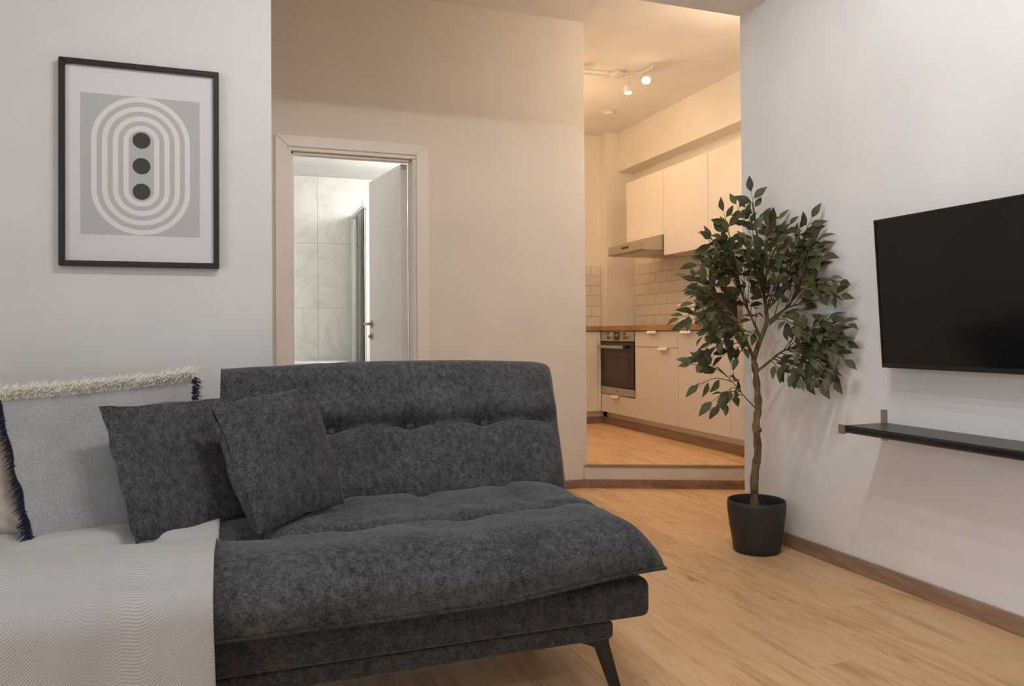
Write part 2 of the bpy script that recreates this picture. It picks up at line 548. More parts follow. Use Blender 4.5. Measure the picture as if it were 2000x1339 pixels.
struct(boxes('ceiling_soffit', [(3.50, 3.67, 3.087, 6.60, 2.485, ZC)], 'kitchen_wall'), 'plastered soffit above the kitchen wall cabinets', 'beam')

# unseen window added to fill the room with light: frame, two mullions, three panes
w1 = struct(bpy.data.objects.new('fill_window_1', None), 'unseen white framed window added for fill light', 'window')
COL.objects.link(w1)
w1.location = (-2.66, (WY0 + WY1) / 2, WZ0)
_hw, _wh = (WY1 - WY0) / 2, WZ1 - WZ0
boxes('fill_window_frame', [(-0.035, 0.035, -_hw, _hw, 0.0, 0.06), (-0.035, 0.035, -_hw, _hw, _wh - 0.06, _wh), (-0.035, 0.035, -_hw, -_hw + 0.06, 0.06, _wh - 0.06), (-0.035, 0.035, _hw - 0.06, _hw, 0.06, _wh - 0.06)], 'shower_frame', w1)
for k in (-1, 1):
    boxes('fill_window_mullion', [(-0.035, 0.035, k * _hw / 3 - 0.035, k * _hw / 3 + 0.035, 0.06, _wh - 0.06)], 'shower_frame', w1)
for k in (-1, 0, 1):
    boxes('fill_window_pane', [(-0.003, 0.003, k * _hw * 2 / 3 - _hw / 3 + 0.06, k * _hw * 2 / 3 + _hw / 3 - 0.06, 0.06, _wh - 0.06)], 'picture_glass', w1)
_pd = bpy.data.lights.new('fill_window_portal', 'AREA')      # sampling guide for the added sky fill, gives off no light itself
_pd.shape = 'RECTANGLE'
_pd.size, _pd.size_y = _wh, WY1 - WY0
_pd.cycles.is_portal = True
_po = bpy.data.objects.new('fill_window_portal', _pd)
link(_po, w1)
_po.location = (-0.07, 0, _wh / 2)
_po.rotation_euler = (0, math.radians(-90), 0)

# floor planks (laminate boards, run towards the kitchen)
PW, PL = 0.192, 1.285
def plank_mesh(w, l, name='plank'):
    g = 0.0002
    me = bpy.data.meshes.new(name)
    b = 0.0004
    x, y = w / 2 - g, l / 2 - g
    V = [(-x, -y, -0.008), (x, -y, -0.008), (x, y, -0.008), (-x, y, -0.008), (-x, -y, -b), (x, -y, -b), (x, y, -b), (-x, y, -b),
         (-x + b, -y + b, 0), (x - b, -y + b, 0), (x - b, y - b, 0), (-x + b, y - b, 0)]
    F = [(8, 9, 10, 11)] + [(a, (a + 1) % 4, 4 + (a + 1) % 4, 4 + a) for a in range(4)] + [(4 + a, 4 + (a + 1) % 4, 8 + (a + 1) % 4, 8 + a) for a in range(4)]
    me.from_pydata(V, [], F)
    me.materials.append(M['oak'])
    return me
_pm = plank_mesh(PW, PL)
floor_org = fl.location.copy()
def put_plank(me, x, y, z, parent):
    o = bpy.data.objects.new('plank', me)
    COL.objects.link(o)
    o.parent = parent
    o.location = Vector((x, y, z)) - parent.location
    return o
col_i = 0
x = XR - 0.004 - PW / 2
while x > -1.5:
    y = 0.35 + (col_i * 0.47) % PL - PL
    while y < YB:
        y0, y1 = max(y, -0.6), min(y + PL, YB - 0.003)
        if x - PW / 2 < 0.145:
            y1 = min(y1, YL - 0.003)
        if y1 - y0 > 0.02:
            put_plank(_pm if y1 - y0 > PL - 1e-6 else plank_mesh(PW, y1 - y0), x, (y0 + y1) / 2, 0, fl)
        y += PL
    x -= PW
    col_i += 1
x = XR - 0.004 + PW / 2
while x < 3.3:
    put_plank(plank_mesh(PW, 1.08), x, 3.10 + 0.54, 0, fl)
    x += PW

# raised kitchen platform with its diagonal step edge
SA, SB = Vector((2.045, 4.266)), Vector((3.62, 3.536))
def step_y(xx):
    return SA.y + (xx - SA.x) * (SB.y - SA.y) / (SB.x - SA.x)
kf = prism('floor_kitchen', [(1.90, YB + 0.12), (2.045, YB + 0.12), (2.045, step_y(2.045) + 0.02), (3.67, step_y(3.67) + 0.02), (3.67, 6.74), (1.90, 6.74)], 'Z', -0.009, ZK - 0.009, 'oak')
struct(kf, 'raised pale oak plank floor of the kitchen', 'floor')
x = 3.12 - PW / 2
ci = 0
while x > 1.92:
    ys = step_y(x) + 0.004 if x > 2.045 else YB + 0.13
    y = ys - ((ci * 0.41) % PL)
    while y < 6.2:
        y0, y1 = max(y, ys), min(y + PL, 6.2)
        if y1 - y0 > 0.02:
            if y <= ys and x > 2.06:
                # first board of the row, cut along the step
                g = 0.0005
                xa, xb = x - PW / 2 + g, x + PW / 2 - g
                V = [(xa, step_y(xa) + 0.004, 0), (xb, step_y(xb) + 0.004, 0), (xb, y1 - g, 0), (xa, y1 - g, 0)]
                V = [(a - x, c - (y0 + y1) / 2, d) for a, c, d in V]
                V = [(a, c, -0.008) for a, c, d in V] + V
                o = mesh_obj('plank', V, BOXF, 'oak', kf)
                o.location = (x, (y0 + y1) / 2, ZK)
            else:
                put_plank(_pm if y1 - y0 > PL - 1e-6 else plank_mesh(PW, y1 - y0), x, (y0 + y1) / 2, ZK, kf)
        y += PL
    x -= PW
    ci += 1

def along_step(name, off, thick, z0, z1, mat, xa=2.045, xb=3.62):
    """a strip that runs along the step edge; off is how far its front face stands in front of the edge"""
    d = (SB - SA).normalized()
    n = Vector((d.y, -d.x))
    if n.y > 0:
        n = -n
    a = Vector((xa, step_y(xa)))
    c = Vector((xb, step_y(xb)))
    p = [a + n * off, c + n * off, c + n * (off - thick), a + n * (off - thick)]
    return prism(name, [(q.x, q.y) for q in p], 'Z', z0, z1, mat)
o = struct(along_step('trim_2', 0.0, 0.012, -0.009, ZK - 0.012, 'riser_tile', 2.02), 'pale riser of the kitchen step', 'step')
o = struct(along_step('trim_3', 0.004, 0.03, ZK - 0.012, ZK + 0.003, 'nosing', 2.03), 'thin metal edge strip on the kitchen step', 'edge strip')
o = struct(along_step('baseboard_step', 0.012, 0.012, 0.0, 0.052, 'oak_skirt_x', 2.035), 'brown wood skirting along the kitchen step', 'skirting')

# skirting boards
struct(boxes('baseboard_right', [(XR - 0.013, XR, -2.2, 3.087, 0.0, 0.060)], 'oak_skirt_y', bevel=0.003), 'brown wood skirting under the television wall', 'skirting')
struct(boxes('baseboard_back', [(1.06, 2.052, YB - 0.013, YB, 0.0, 0.052)], 'oak_skirt_x', bevel=0.003), 'brown wood skirting along the warm-tinted hall wall', 'skirting')
struct(boxes('baseboard_left', [(-2.6, 0.145, YL - 0.013, YL, 0.0, 0.060)], 'oak_skirt_x', bevel=0.003), 'brown wood skirting behind the sofa', 'skirting')

# ------------------------------------------------------------------ bathroom doorway: casing, lining, door leaf
t1 = struct(bpy.data.objects.new('trim_1', None), 'pale painted door casing around the bathroom doorway', 'door casing')
COL.objects.link(t1)
t1.location = (0.63, YB, 0)
def local(pts, org):
    return [tuple(Vector(p) - Vector(org)) for p in pts]
yo, yi = YB - 0.016 - YB, -0.0005
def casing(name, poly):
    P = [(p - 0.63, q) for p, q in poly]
    o = prism(name, P, 'Y', yo, yi, 'trim_warm_tint', t1)
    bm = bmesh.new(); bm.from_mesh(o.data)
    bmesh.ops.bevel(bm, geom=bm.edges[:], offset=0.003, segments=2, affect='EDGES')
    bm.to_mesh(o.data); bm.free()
g = 0.0008
casing('casing_side', [(0.219, 0), (0.283, 0), (0.283, 1.955), (0.219, 2.014)])
casing('casing_side', [(0.984, 0), (1.055, 0), (1.055, 2.014), (0.984, 1.955)])
casing('casing_head', [(0.219 + g, 2.014 + g), (0.283, 1.955 + g), (0.984, 1.955 + g), (1.055 - g, 2.014 + g)])
def lin(name, b, mat='trim_warm_tint'):
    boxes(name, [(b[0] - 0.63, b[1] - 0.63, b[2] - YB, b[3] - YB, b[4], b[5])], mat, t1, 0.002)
lin('jamb', (0.281, 0.303, YB - 0.004, YB + 0.13, 0, 1.935))
lin('jamb', (0.964, 0.986, YB - 0.004, YB + 0.13, 0, 1.935))
lin('head_jamb', (0.281, 0.986, YB - 0.004, YB + 0.13, 1.936, 1.957))
lin('door_stop', (0.303, 0.317, YB + 0.02, YB + 0.075, 0, 1.935))
lin('door_stop', (0.303, 0.95, YB + 0.02, YB + 0.075, 1.922, 1.935))

d1 = struct(bpy.data.objects.new('door_1', None), 'white bathroom door standing open inwards', 'door')
COL.objects.link(d1)
d1.location = (0.962, YB + 0.115, 0.0)
d1.rotation_euler = (0, 0, math.radians(97.6))
leaf_w = 0.625
boxes('door_leaf', [(0.005, leaf_w, 0.0, 0.04, 0.008, 1.93)], 'door_paint', d1, 0.003)
# camera-side face of the open leaf is local +Y
hx = leaf_w - 0.055
def rosette(zc, r, name, ln=0.008):
    V, F = tube_mesh([(hx, 0.0395, zc), (hx, 0.04 + ln, zc)], r, 24)
    return mesh_obj(name, V, F, 'nickel', d1, False)
rosette(1.01, 0.025, 'handle_rosette')
h = tube('door_handle', [(hx, 0.04, 1.01), (hx, 0.075, 1.01), (hx - 0.004, 0.088, 1.01), (hx - 0.015, 0.092, 1.01), (hx - 0.115, 0.092, 1.012)], [0.009, 0.009, 0.009, 0.009, 0.007], 'nickel', d1, 10)
h['label'] = 'satin nickel lever handle'
rosette(0.93, 0.022, 'lock_rosette')
tube('thumb_turn', [(hx, 0.047, 0.93), (hx, 0.064, 0.93)], [0.012, 0.008], 'nickel', d1, 12)

# ------------------------------------------------------------------ bathroom beyond
BX0, BX1, BY0, BY1, BZ = 0.02, 1.78, YB + 0.12, 6.30, 2.205
struct(boxes('floor_bathroom', [(BX0, BX1, BY0, BY1, -0.009, 0.004)], 'marble'), 'pale tiled floor of the bathroom', 'floor')
struct(boxes('ceiling_bathroom', [(BX0, BX1, BY0, BY1, BZ, BZ + 0.05)], 'ceiling'), 'low white ceiling of the bathroom', 'ceiling')
wb = struct(boxes('wall_bathroom_back', [(BX0 - 0.05, BX1 + 0.02, BY1, BY1 + 0.08, -0.009, ZC)], 'grout'), 'bathroom wall of large pale marble tiles', 'wall')
struct(boxes('wall_bathroom_left', [(BX0 - 0.06, BX0, BY0, BY1, -0.009, ZC)], 'marble'), 'tiled left wall of the bathroom', 'wall')
struct(boxes('wall_bathroom_right', [(BX1, BX1 + 0.02, BY0, BY1, -0.009, ZC)], 'marble'), 'tiled right wall of the bathroom', 'wall')
def panel(name, x0, x1, z0, z1, y, par, mat, th=0.008, g=0.0015):
    o = boxes('tmp', [(x0 + g, x1 - g, y - th, y, z0 + g, z1 - g)], mat, None, 0.001, 1)
    o.name = name
    o.parent = par
    o.location = o.location - par.location
    return o
xs = [BX0, 0.05, 0.645, 1.24, BX1]
zs = [0.0, 0.632, 1.151, 1.670, BZ - 0.001]
for i in range(4):
    for j in range(4):
        panel('wall_tile', xs[i], xs[i + 1], zs[j], zs[j + 1], BY1 - 0.0005, wb, 'marble', g=0.0008)

sh = thing('shower_enclosure', 'glass shower enclosure with white frame behind the open bathroom door', 'shower', (1.35, 6.0, 0.004))
so = Vector((1.35, 6.0, 0.004))
def sb(name, b, mat, bev=0.003):
    return boxes(name, [(b[0] - so.x, b[1] - so.x, b[2] - so.y, b[3] - so.y, b[4] - so.z, b[5] - so.z)], mat, sh, bev)
sb('shower_tray', (0.90, 1.775, 5.66, 6.285, 0.005, 0.06), 'ceramic', 0.01)
sb('corner_post', (0.925, 0.962, 5.665, 5.695, 0.061, 1.90), 'shower_frame')
sb('wall_post', (0.905, 0.925, 6.255, 6.288, 0.061, 1.90), 'shower_frame')
sb('wall_post', (1.752, 1.776, 5.665, 5.695, 0.061, 1.90), 'shower_frame')
sb('top_rail', (0.905, 0.93, 5.70, 6.25, 1.87, 1.90), 'shower_frame')
sb('top_rail', (0.905, 1.776, 5.655, 5.70, 1.872, 1.92), 'shower_frame')
sb('glass_pane', (0.914, 0.920, 5.70, 5.98, 0.062, 1.868), 'shower_glass', 0)
sb('glass_pane', (0.922, 0.928, 5.95, 6.254, 0.062, 1.868), 'shower_glass', 0)
sb('glass_pane', (0.965, 1.75, 5.677, 5.683, 0.062, 1.868), 'shower_glass', 0)

vb = thing('washbasin', 'white washbasin on a cabinet at the far bathroom wall', 'washbasin', (0.58, 6.05, 0.004))
vo = Vector((0.58, 6.05, 0.004))
def vbx(name, b, mat, bev):
    return boxes(name, [(b[0] - vo.x, b[1] - vo.x, b[2] - vo.y, b[3] - vo.y, b[4] - vo.z, b[5] - vo.z)], mat, vb, bev, 3)
vbx('cabinet_body', (0.32, 0.86, 5.86, 6.28, 0.15, 0.61), 'door_paint', 0.004)
vbx('cabinet_plinth', (0.34, 0.84, 5.90, 6.27, 0.005, 0.149), 'door_paint', 0.002)
prof = [(0.0, 0.0), (0.16, 0.0), (0.235, 0.035), (0.262, 0.10), (0.268, 0.125), (0.255, 0.13), (0.235, 0.115), (0.20, 0.05), (0.10, 0.025), (0.0, 0.022)]
bo = lathe('basin', prof, 'ceramic', vb, 36)
bo.scale = (1.0, 0.76, 1.0)
bo.location = (0.01, 0.0, 0.608)

bl = thing('bathroom_ceiling_lamp', 'round white ceiling lamp inside the bathroom', 'lamp', (1.36, 5.10, BZ))
lathe('lamp_base', [(0.13, -0.02), (0.13, 0.0)], 'lamp_white', bl)
lathe('lamp_glass', [(0.0, -0.07), (0.07, -0.065), (0.115, -0.045), (0.128, -0.021)], 'bulb_bath', bl)
ld = bpy.data.lights.new('bathroom_light', 'POINT'); ld.energy = BATH_W; ld.color = BATH_COL; ld.shadow_soft_size = 0.1
lo = bpy.data.objects.new('bathroom_light', ld); link(lo, bl); lo.location = (0, 0, -0.19)

def wbox(par, name, b, mat, bevel=0.0, segs=2):
    L = par.location
    return boxes(name, [(b[0] - L.x, b[1] - L.x, b[2] - L.y, b[3] - L.y, b[4] - L.z, b[5] - L.z)], mat, par, bevel, segs)

# ------------------------------------------------------------------ kitchen units
XF = 3.07           # front plane of the base units
BB, BT = 0.248, 0.956
def pull(par, door, yc, z, w=0.13, x=XF):
    """thin white edge pull hooked over the top edge of a front, a child of that front"""
    L = par.location
    P = [(x - 0.030 - L.x, z - 0.016 - L.z), (x - 0.027 - L.x, z - 0.016 - L.z), (x - 0.020 - L.x, z + 0.001 - L.z), (x + 0.015 - L.x, z + 0.001 - L.z), (x + 0.015 - L.x, z + 0.0035 - L.z), (x - 0.022 - L.x, z + 0.0035 - L.z)]
    o = prism('handle', P, 'Y', yc - w / 2 - L.y, yc + w / 2 - L.y, 'handle_white', door)
    o['label'] = 'white edge pull'
    return o

G = 0.0018
def base_unit(name, label, y0, y1, fronts):
    u = thing(name, label, 'cabinet', ((XF + 3.66) / 2, (y0 + y1) / 2, ZK))
    wbox(u, 'body', (XF + 0.020, 3.665, y0 + 0.001, y1 - 0.001, BB, BT), 'cabinet')
    for (nm, a, b, hy) in fronts:
        d = wbox(u, nm, (XF, XF + 0.018, y0 + G, y1 - G, a + G, b - G), 'cabinet', 0.0015, 1)
        if hy is not None:
            pull(u, d, hy, b - G)
    wbox(u, 'plinth', (XF + 0.055, XF + 0.07, y0 + 0.001, y1 - 0.001, ZK + 0.001, BB - 0.001), 'cabinet')
    return u

# oven housing: shell around the oven with a drawer below it
oh = thing('oven_cabinet', 'cream base cabinet housing the built-in oven, drawer below', 'cabinet', (3.36, 5.835, ZK))
wbox(oh, 'side_panel', (XF + 0.02, 3.665, 6.122, 6.138, BB, BT), 'cabinet')
wbox(oh, 'side_panel', (XF + 0.02, 3.665, 5.531, 5.547, BB, BT), 'cabinet')
wbox(oh, 'back_panel', (3.64, 3.665, 5.548, 6.121, BB, BT), 'cabinet')
dr = wbox(oh, 'drawer', (XF, XF + 0.018, 5.53 + G, 6.139 - G, BB + G, 0.404), 'cabinet', 0.0015, 1)
pull(oh, dr, 5.85, 0.404)
wbox(oh, 'plinth', (XF + 0.055, XF + 0.07, 5.531, 6.139, ZK + 0.001, BB - 0.001), 'cabinet')

ov = thing('oven', 'stainless steel built-in oven with dark glass door', 'oven', (3.36, 5.835, 0.408))
wbox(ov, 'oven_body', (XF + 0.03, 3.60, 5.552, 6.118, 0.41, 0.950), 'plastic_black')
cp = wbox(ov, 'control_panel', (XF - 0.004, XF + 0.029, 5.538, 6.132, 0.868, 0.954), 'steel', 0.002)
wbox(ov, 'display', (XF - 0.006, XF - 0.0035, 5.785, 5.885, 0.876, 0.946), 'black_glass', 0.001, 1)
for zz, yy in ((0.922, 5.812), (0.922, 5.835), (0.922, 5.858)):
    wbox(ov, 'display_digit', (XF - 0.0068, XF - 0.006, yy - 0.008, yy + 0.008, zz - 0.014, zz + 0.010), 'steel')
for yy in (5.985, 5.685):
    V, F = tube_mesh([(XF - 0.004, yy, 0.912), (XF - 0.008, yy, 0.912), (XF - 0.009, yy, 0.912), (XF - 0.030, yy, 0.912)], [0.034, 0.034, 0.027, 0.025], 24)
    V = [v - ov.location for v in V]
    mesh_obj('knob', V, F, 'steel', ov, False)
od = wbox(ov, 'oven_door', (XF - 0.004, XF + 0.028, 5.540, 6.130, 0.478, 0.860), 'black_glass', 0.003)
wbox(ov, 'oven_window', (XF - 0.0052, XF - 0.0038, 5.635, 6.03, 0.520, 0.775), 'oven_window', 0.0005, 1)
for zz in (0.60, 0.655, 0.66, 0.715):
    pass
kick = wbox(ov, 'lower_panel', (XF - 0.004, XF + 0.028, 5.540, 6.130, 0.411, 0.474), 'steel', 0.002)
# small round maker's mark
V, F = tube_mesh([(XF - 0.0038, 5.835, 0.444), (XF - 0.0055, 5.835, 0.444)], 0.009, 20)
mesh_obj('emblem', [v - ov.location for v in V], F, 'plastic_black', ov)
hb = wbox(ov, 'door_handle', (XF - 0.048, XF - 0.034, 5.66, 6.115, 0.808, 0.834), 'steel', 0.004)
for yy in (5.70, 6.08):
    wbox(ov, 'handle_post', (XF - 0.036, XF - 0.0035, yy - 0.008, yy + 0.008, 0.814, 0.828), 'steel')

base_unit('drawer_cabinet', 'cream base cabinet with two drawers beside the oven', 4.892, 5.529, [('drawer', 0.826, 0.952, 5.23), ('drawer', BB, 0.826, 5.07)])
base_unit('base_cabinet', 'cream base cabinet with a tall door next to the drawers', 4.262, 4.890, [('door', BB, 0.952, 4.755)])
base_unit('base_cabinet', 'cream base cabinet half hidden by the television wall corner', 3.74, 4.260, [('door', BB, 0.952, 4.0)])

cb = thing('corner_cabinet', 'cream cabinet at the far end of the kitchen facing the doorway', 'cabinet', (2.6, 6.44, ZK))
wbox(cb, 'body', (1.92, 3.066, 6.16, 6.735, BB, BT), 'cabinet')
wbox(cb, 'door', (2.43, 3.036, 6.14, 6.158, BB + G, BT - 0.004), 'cabinet', 0.0015, 1)
wbox(cb, 'door', (1.92, 2.427, 6.14, 6.158, BB + G, BT - 0.004), 'cabinet', 0.0015, 1)
wbox(cb, 'filler_strip', (3.039, 3.068, 6.142, 6.158, BB + G, BT - 0.004), 'cabinet')
wbox(cb, 'plinth', (1.92, 3.12, 6.195, 6.21, ZK + 0.001, BB - 0.001), 'cabinet')

struct(boxes('baseboard_kitchen_right', [(XF + 0.040, XF + 0.054, 3.74, 6.178, ZK, ZK + 0.062)], 'oak_skirt_y', bevel=0.002), 'brown wood skirting under the kitchen units', 'skirting')
struct(boxes('baseboard_kitchen_back', [(1.90, XF + 0.038, 6.180, 6.194, ZK, ZK + 0.062)], 'oak_skirt_x', bevel=0.002), 'brown wood skirting under the far kitchen cabinet', 'skirting')

wt = prism('worktop', [(1.905, 6.122), (3.048, 6.122), (3.048, 3.72), (3.668, 3.72), (3.668, 6.598), (3.368, 6.598), (3.368, 6.738), (1.905, 6.738)], 'Z', 0.958, 0.999, 'worktop')
tag(wt, 'L-shaped oak worktop running over the kitchen base cabinets', 'worktop')

UX = 3.32
def wall_unit(label, y0, y1, z0, z1):
    u = thing('wall_cabinet', label, 'cabinet', (3.5, (y0 + y1) / 2, z0))
    wbox(u, 'body', (UX + 0.020, 3.668, y0 + 0.0008, y1 - 0.0008, z0, z1), 'cabinet')
    wbox(u, 'door', (UX, UX + 0.018, y0 + G, y1 - G, z0 - 0.002, z1 - 0.002), 'cabinet', 0.0015, 1)
    return u
wall_unit('short cream wall cabinet above the range hood', 5.488, 6.112, 1.745, 2.277)
wall_unit('tall cream wall cabinet beside the range hood', 4.858, 5.486, 1.572, 2.277)
wall_unit('tall cream wall cabinet beside the television wall corner', 4.228, 4.856, 1.572, 2.277)
wall_unit('cream wall cabinet hidden behind the television wall', 3.60, 4.226, 1.572, 2.277)

hd = thing('range_hood', 'slim stainless range hood under the short wall cabinet', 'range hood', (3.38, 5.80, 1.612))
L = hd.location
P = [(3.13, 1.622), (3.135, 1.614), (3.65, 1.614), (3.65, 1.742), (3.345, 1.742), (3.30, 1.736), (3.135, 1.690)]
prism('hood_body', [(a - L.x, b - L.z) for a, b in P], 'Y', 5.495 - L.y, 6.105 - L.y, 'hood_steel', hd)
wbox(hd, 'control_slot', (3.1285, 3.136, 5.74, 5.86, 1.650, 1.668), 'plastic_black', 0.002)
wbox(hd, 'grease_filter', (3.17, 3.60, 5.52, 5.795, 1.609, 1.6138), 'steel')
wbox(hd, 'grease_filter', (3.17, 3.60, 5.805, 6.08, 1.609, 1.6138), 'steel')

# tiles behind the worktop: side wall (plane X = 3.67) and far wall (plane Y = 6.74)
TH, TW = 0.0985, 0.197
def tile_mesh(sx, sy, sz):
    bm = bmesh.new()
    r = bmesh.ops.create_cube(bm, size=1.0)
    for v in bm.verts:
        v.co = (v.co.x * sx, v.co.y * sy, v.co.z * sz)
    bmesh.ops.bevel(bm, geom=bm.edges[:], offset=0.0016, segments=1, affect='EDGES')
    me = bpy.data.meshes.new('tile')
    bm.to_mesh(me); bm.free()
    me.materials.append(M['tile_cream'])
    return me
tg = 0.003
cache = {}
def put_tile(par, cx, cy, cz, sx, sy, sz):
    k = (round(sx, 4), round(sy, 4), round(sz, 4))
    if k not in cache:
        cache[k] = tile_mesh(*k)
    o = bpy.data.objects.new('tile', cache[k])
    COL.objects.link(o)
    o.parent = par
    o.location = Vector((cx, cy, cz)) - par.location
rows = [(1.0 + i * TH) for i in range(6)]
for i, z in enumerate(rows):
    y = 6.597
    first = True
    while y > 3.9:
        w = TW * (0.5 if (first and i % 2) else 1.0)
        put_tile(wkr, 3.666, y - w / 2, z + TH / 2, 0.008, w - tg, TH - tg)
        y -= w
        first = False
    x = 3.367
    first = True
    while x > 2.5:
        w = TW * (0.5 if (first and i % 2) else 1.0)
        put_tile(wkb, x - w / 2, 6.736, z + TH / 2, w - tg, 0.008, TH - tg)
        x -= w
        first = False
# things on the worktop, half hidden by the plant
bb = thing('bread_bin', 'white box standing on the worktop behind the plant', 'box', (3.49, 5.29, 0.9995))
wbox(bb, 'box_body', (3.40, 3.60, 5.18, 5.41, 1.0, 1.135), 'box_white', 0.012, 3)
wbox(bb, 'lid', (3.395, 3.605, 5.175, 5.415, 1.136, 1.168), 'box_white', 0.012, 3)
cm = thing('coffee_machine', 'black coffee machine on the worktop behind the plant leaves', 'coffee machine', (3.43, 4.93, 0.9995))
wbox(cm, 'base_tray', (3.30, 3.56, 4.84, 5.02, 1.0, 1.025), 'plastic_black', 0.006)
wbox(cm, 'column', (3.44, 3.56, 4.84, 5.02, 1.026, 1.17), 'plastic_black', 0.008)
wbox(cm, 'brew_head', (3.31, 3.56, 4.84, 5.02, 1.1705, 1.235), 'plastic_black', 0.012)
V, F = tube_mesh([(3.36, 4.93, 1.0255), (3.36, 4.93, 1.06), (3.36, 4.93, 1.11)], [0.035, 0.05, 0.042], 20)
mesh_obj('glass_jug', [v - cm.location for v in V], F, 'black_glass', cm, True)

sd = thing('smoke_detector', 'flat round smoke detector on the kitchen ceiling', 'smoke detector', (3.07, 5.95, ZC))
lathe('base_ring', [(0.055, -0.012), (0.055, 0.0)], 'lamp_white', sd, 28)
lathe('sensor_cap', [(0.0, -0.032), (0.03, -0.03), (0.042, -0.024), (0.045, -0.0125)], 'lamp_white', sd, 28)

# ------------------------------------------------------------------ lamps
def spot_head(par, pos, aim, mat_bulb, watts, colr, soft=0.035, big=1.0, cone=None, blend=0.6):
    """a little lamp head: arm, cup, glowing bulb face and its light"""
    p = Vector(pos) - par.location
    d = Vector(aim).normalized()
    arm_top = Vector((p.x, p.y, -0.032))
    hd_ = bpy.data.objects.new('lamp_head', None)
    hd_.empty_display_size = 0.05
    link(hd_, par)
    r = 0.030 * big
    V, F = tube_mesh([p - d * 0.055 * big, p - d * 0.05 * big, p - d * 0.02, p + d * 0.012], [0.016, 0.022, r * 0.95, r], 24, True)
    # cup (closed back), bulb set in its mouth
    mesh_obj('lamp_cup', V, F, 'lamp_white', hd_, True)
    V, F = tube_mesh([p + d * 0.0125, p + d * 0.018], [r * 0.86, r * 0.70], 24, True)
    mesh_obj('bulb', V, F, mat_bulb, hd_, True)
    V, F = tube_mesh([arm_top, (arm_top + (p - d * 0.055 * big)) / 2 + Vector((0, 0, -0.004)), p - d * 0.052 * big], 0.006, 8)
    mesh_obj('arm', V, F, 'lamp_white', hd_, True)
    l = bpy.data.lights.new('spot_light', 'SPOT' if cone else 'POINT')
    l.energy = watts
    l.color = colr
    l.shadow_soft_size = soft
    lo = bpy.data.objects.new('spot_light', l)
    link(lo, hd_)
    lo.location = p + d * (0.03 + soft)
    if cone:
        l.spot_size = math.radians(cone)
        l.spot_blend = blend
        lo.rotation_euler = d.to_track_quat('-Z', 'Y').to_euler()
    return hd_

kl = thing('kitchen_spot_rail', 'curved white ceiling spot rail with glowing heads in the kitchen', 'lamp', (2.66, 5.03, ZC))
rail = [(-0.32, 0.045, -0.026), (-0.20, 0.035, -0.026), (-0.08, 0.03, -0.026), (0.03, 0.02, -0.026), (0.10, -0.03, -0.026), (0.145, -0.13, -0.026), (0.155, -0.24, -0.026)]
tube('rail', rail, 0.008, 'lamp_white', kl, 10)
lathe('ceiling_rose', [(0.045, -0.034), (0.05, -0.03), (0.05, 0.0)], 'lamp_white', kl, 28)
for q in (rail[0], rail[-1]):
    tube('rail_stud', [(q[0], q[1], -0.026), (q[0], q[1], 0.0)], 0.007, 'lamp_white', kl, 8)
spot_head(kl, (2.806, 4.855, 2.76), (-0.35, -0.55, -0.76), 'bulb_warm', KITCHEN_W, KITCHEN_COL, 0.03, 1.15, 140)
spot_head(kl, (2.755, 5.03, 2.725), (0.05, -0.05, -1.0), 'bulb_warm', KITCHEN_W, KITCHEN_COL, 0.03, 1.0, 165)
spot_head(kl, (2.36, 5.07, 2.745), (0.5, 0.35, -0.7), 'bulb_warm', KITCHEN_W, KITCHEN_COL, 0.03, 1.0, 150)  # extra head out of view, added to light the cabinets

kl2 = thing('fill_globe_lamp', 'unseen round pendant lamp added as kitchen fill light', 'lamp', (2.20, 5.60, ZC))  # unseen lamp added to spread light over the kitchen fronts
lathe('ceiling_rose', [(0.05, -0.03), (0.055, -0.02), (0.055, 0.0)], 'lamp_white', kl2)
tube('cord', [(0, 0, -0.03), (0, 0, -0.36)], 0.003, 'lamp_white', kl2, 8)
lathe('lamp_holder', [(0.022, -0.40), (0.024, -0.39), (0.018, -0.355)], 'lamp_white', kl2, 24)
lathe('lamp_globe', [(0.0, -0.520), (0.035, -0.513), (0.056, -0.490), (0.060, -0.46), (0.050, -0.425), (0.024, -0.402)], 'bulb_warm_soft', kl2, 28)
_l = bpy.data.lights.new('globe_fill_light', 'POINT'); _l.energy = KITCHEN_W * 2.3; _l.color = KITCHEN_COL; _l.shadow_soft_size = 0.06
_o = bpy.data.objects.new('globe_fill_light', _l); link(_o, kl2); _o.location = (0, 0, -0.60)

hl = thing('hall_ceiling_lamp', 'round white ceiling lamp in the hall behind the television wall', 'lamp', (2.80, 3.42, ZC))
lathe('lamp_base', [(0.11, -0.02), (0.11, 0.0)], 'lamp_white', hl)
lathe('lamp_glass', [(0.0, -0.09), (0.06, -0.082), (0.10, -0.055), (0.108, -0.021)], 'bulb_warm_soft', hl)
_l = bpy.data.lights.new('hall_light', 'POINT'); _l.energy = HALL_W; _l.color = HALL_COL; _l.shadow_soft_size = 0.09
_o = bpy.data.objects.new('hall_light', _l); link(_o, hl); _o.location = (0, 0, -0.22)

def spot_bar(label, cx, cy, offs, watts):
    b = thing('ceiling_spot_bar', label, 'lamp', (cx, cy, ZC))
    w = max(abs(o) for o in offs) + 0.08
    boxes('bar', [(-w, w, -0.03, 0.03, -0.032, 0.0)], 'lamp_white', b, 0.004)
    for o in offs:
        spot_head(b, (cx + o, cy, ZC - 0.085), (0.0, 0.0, -1.0), 'bulb_living', watts, LIVING_COL, 0.022, 1.0, 176, 0.3)
    return b
spot_bar('white ceiling spot bar over the front of the sofa', 0.85, 1.48, (-0.30, 0.0, 0.30), LIVING_W)
spot_bar('unseen white ceiling spot bar added behind the camera for fill', 0.20, -0.9, (-0.30, 0.0, 0.30), LIVING_W * 0.33)  # second bar out of view, added as soft fill from behind

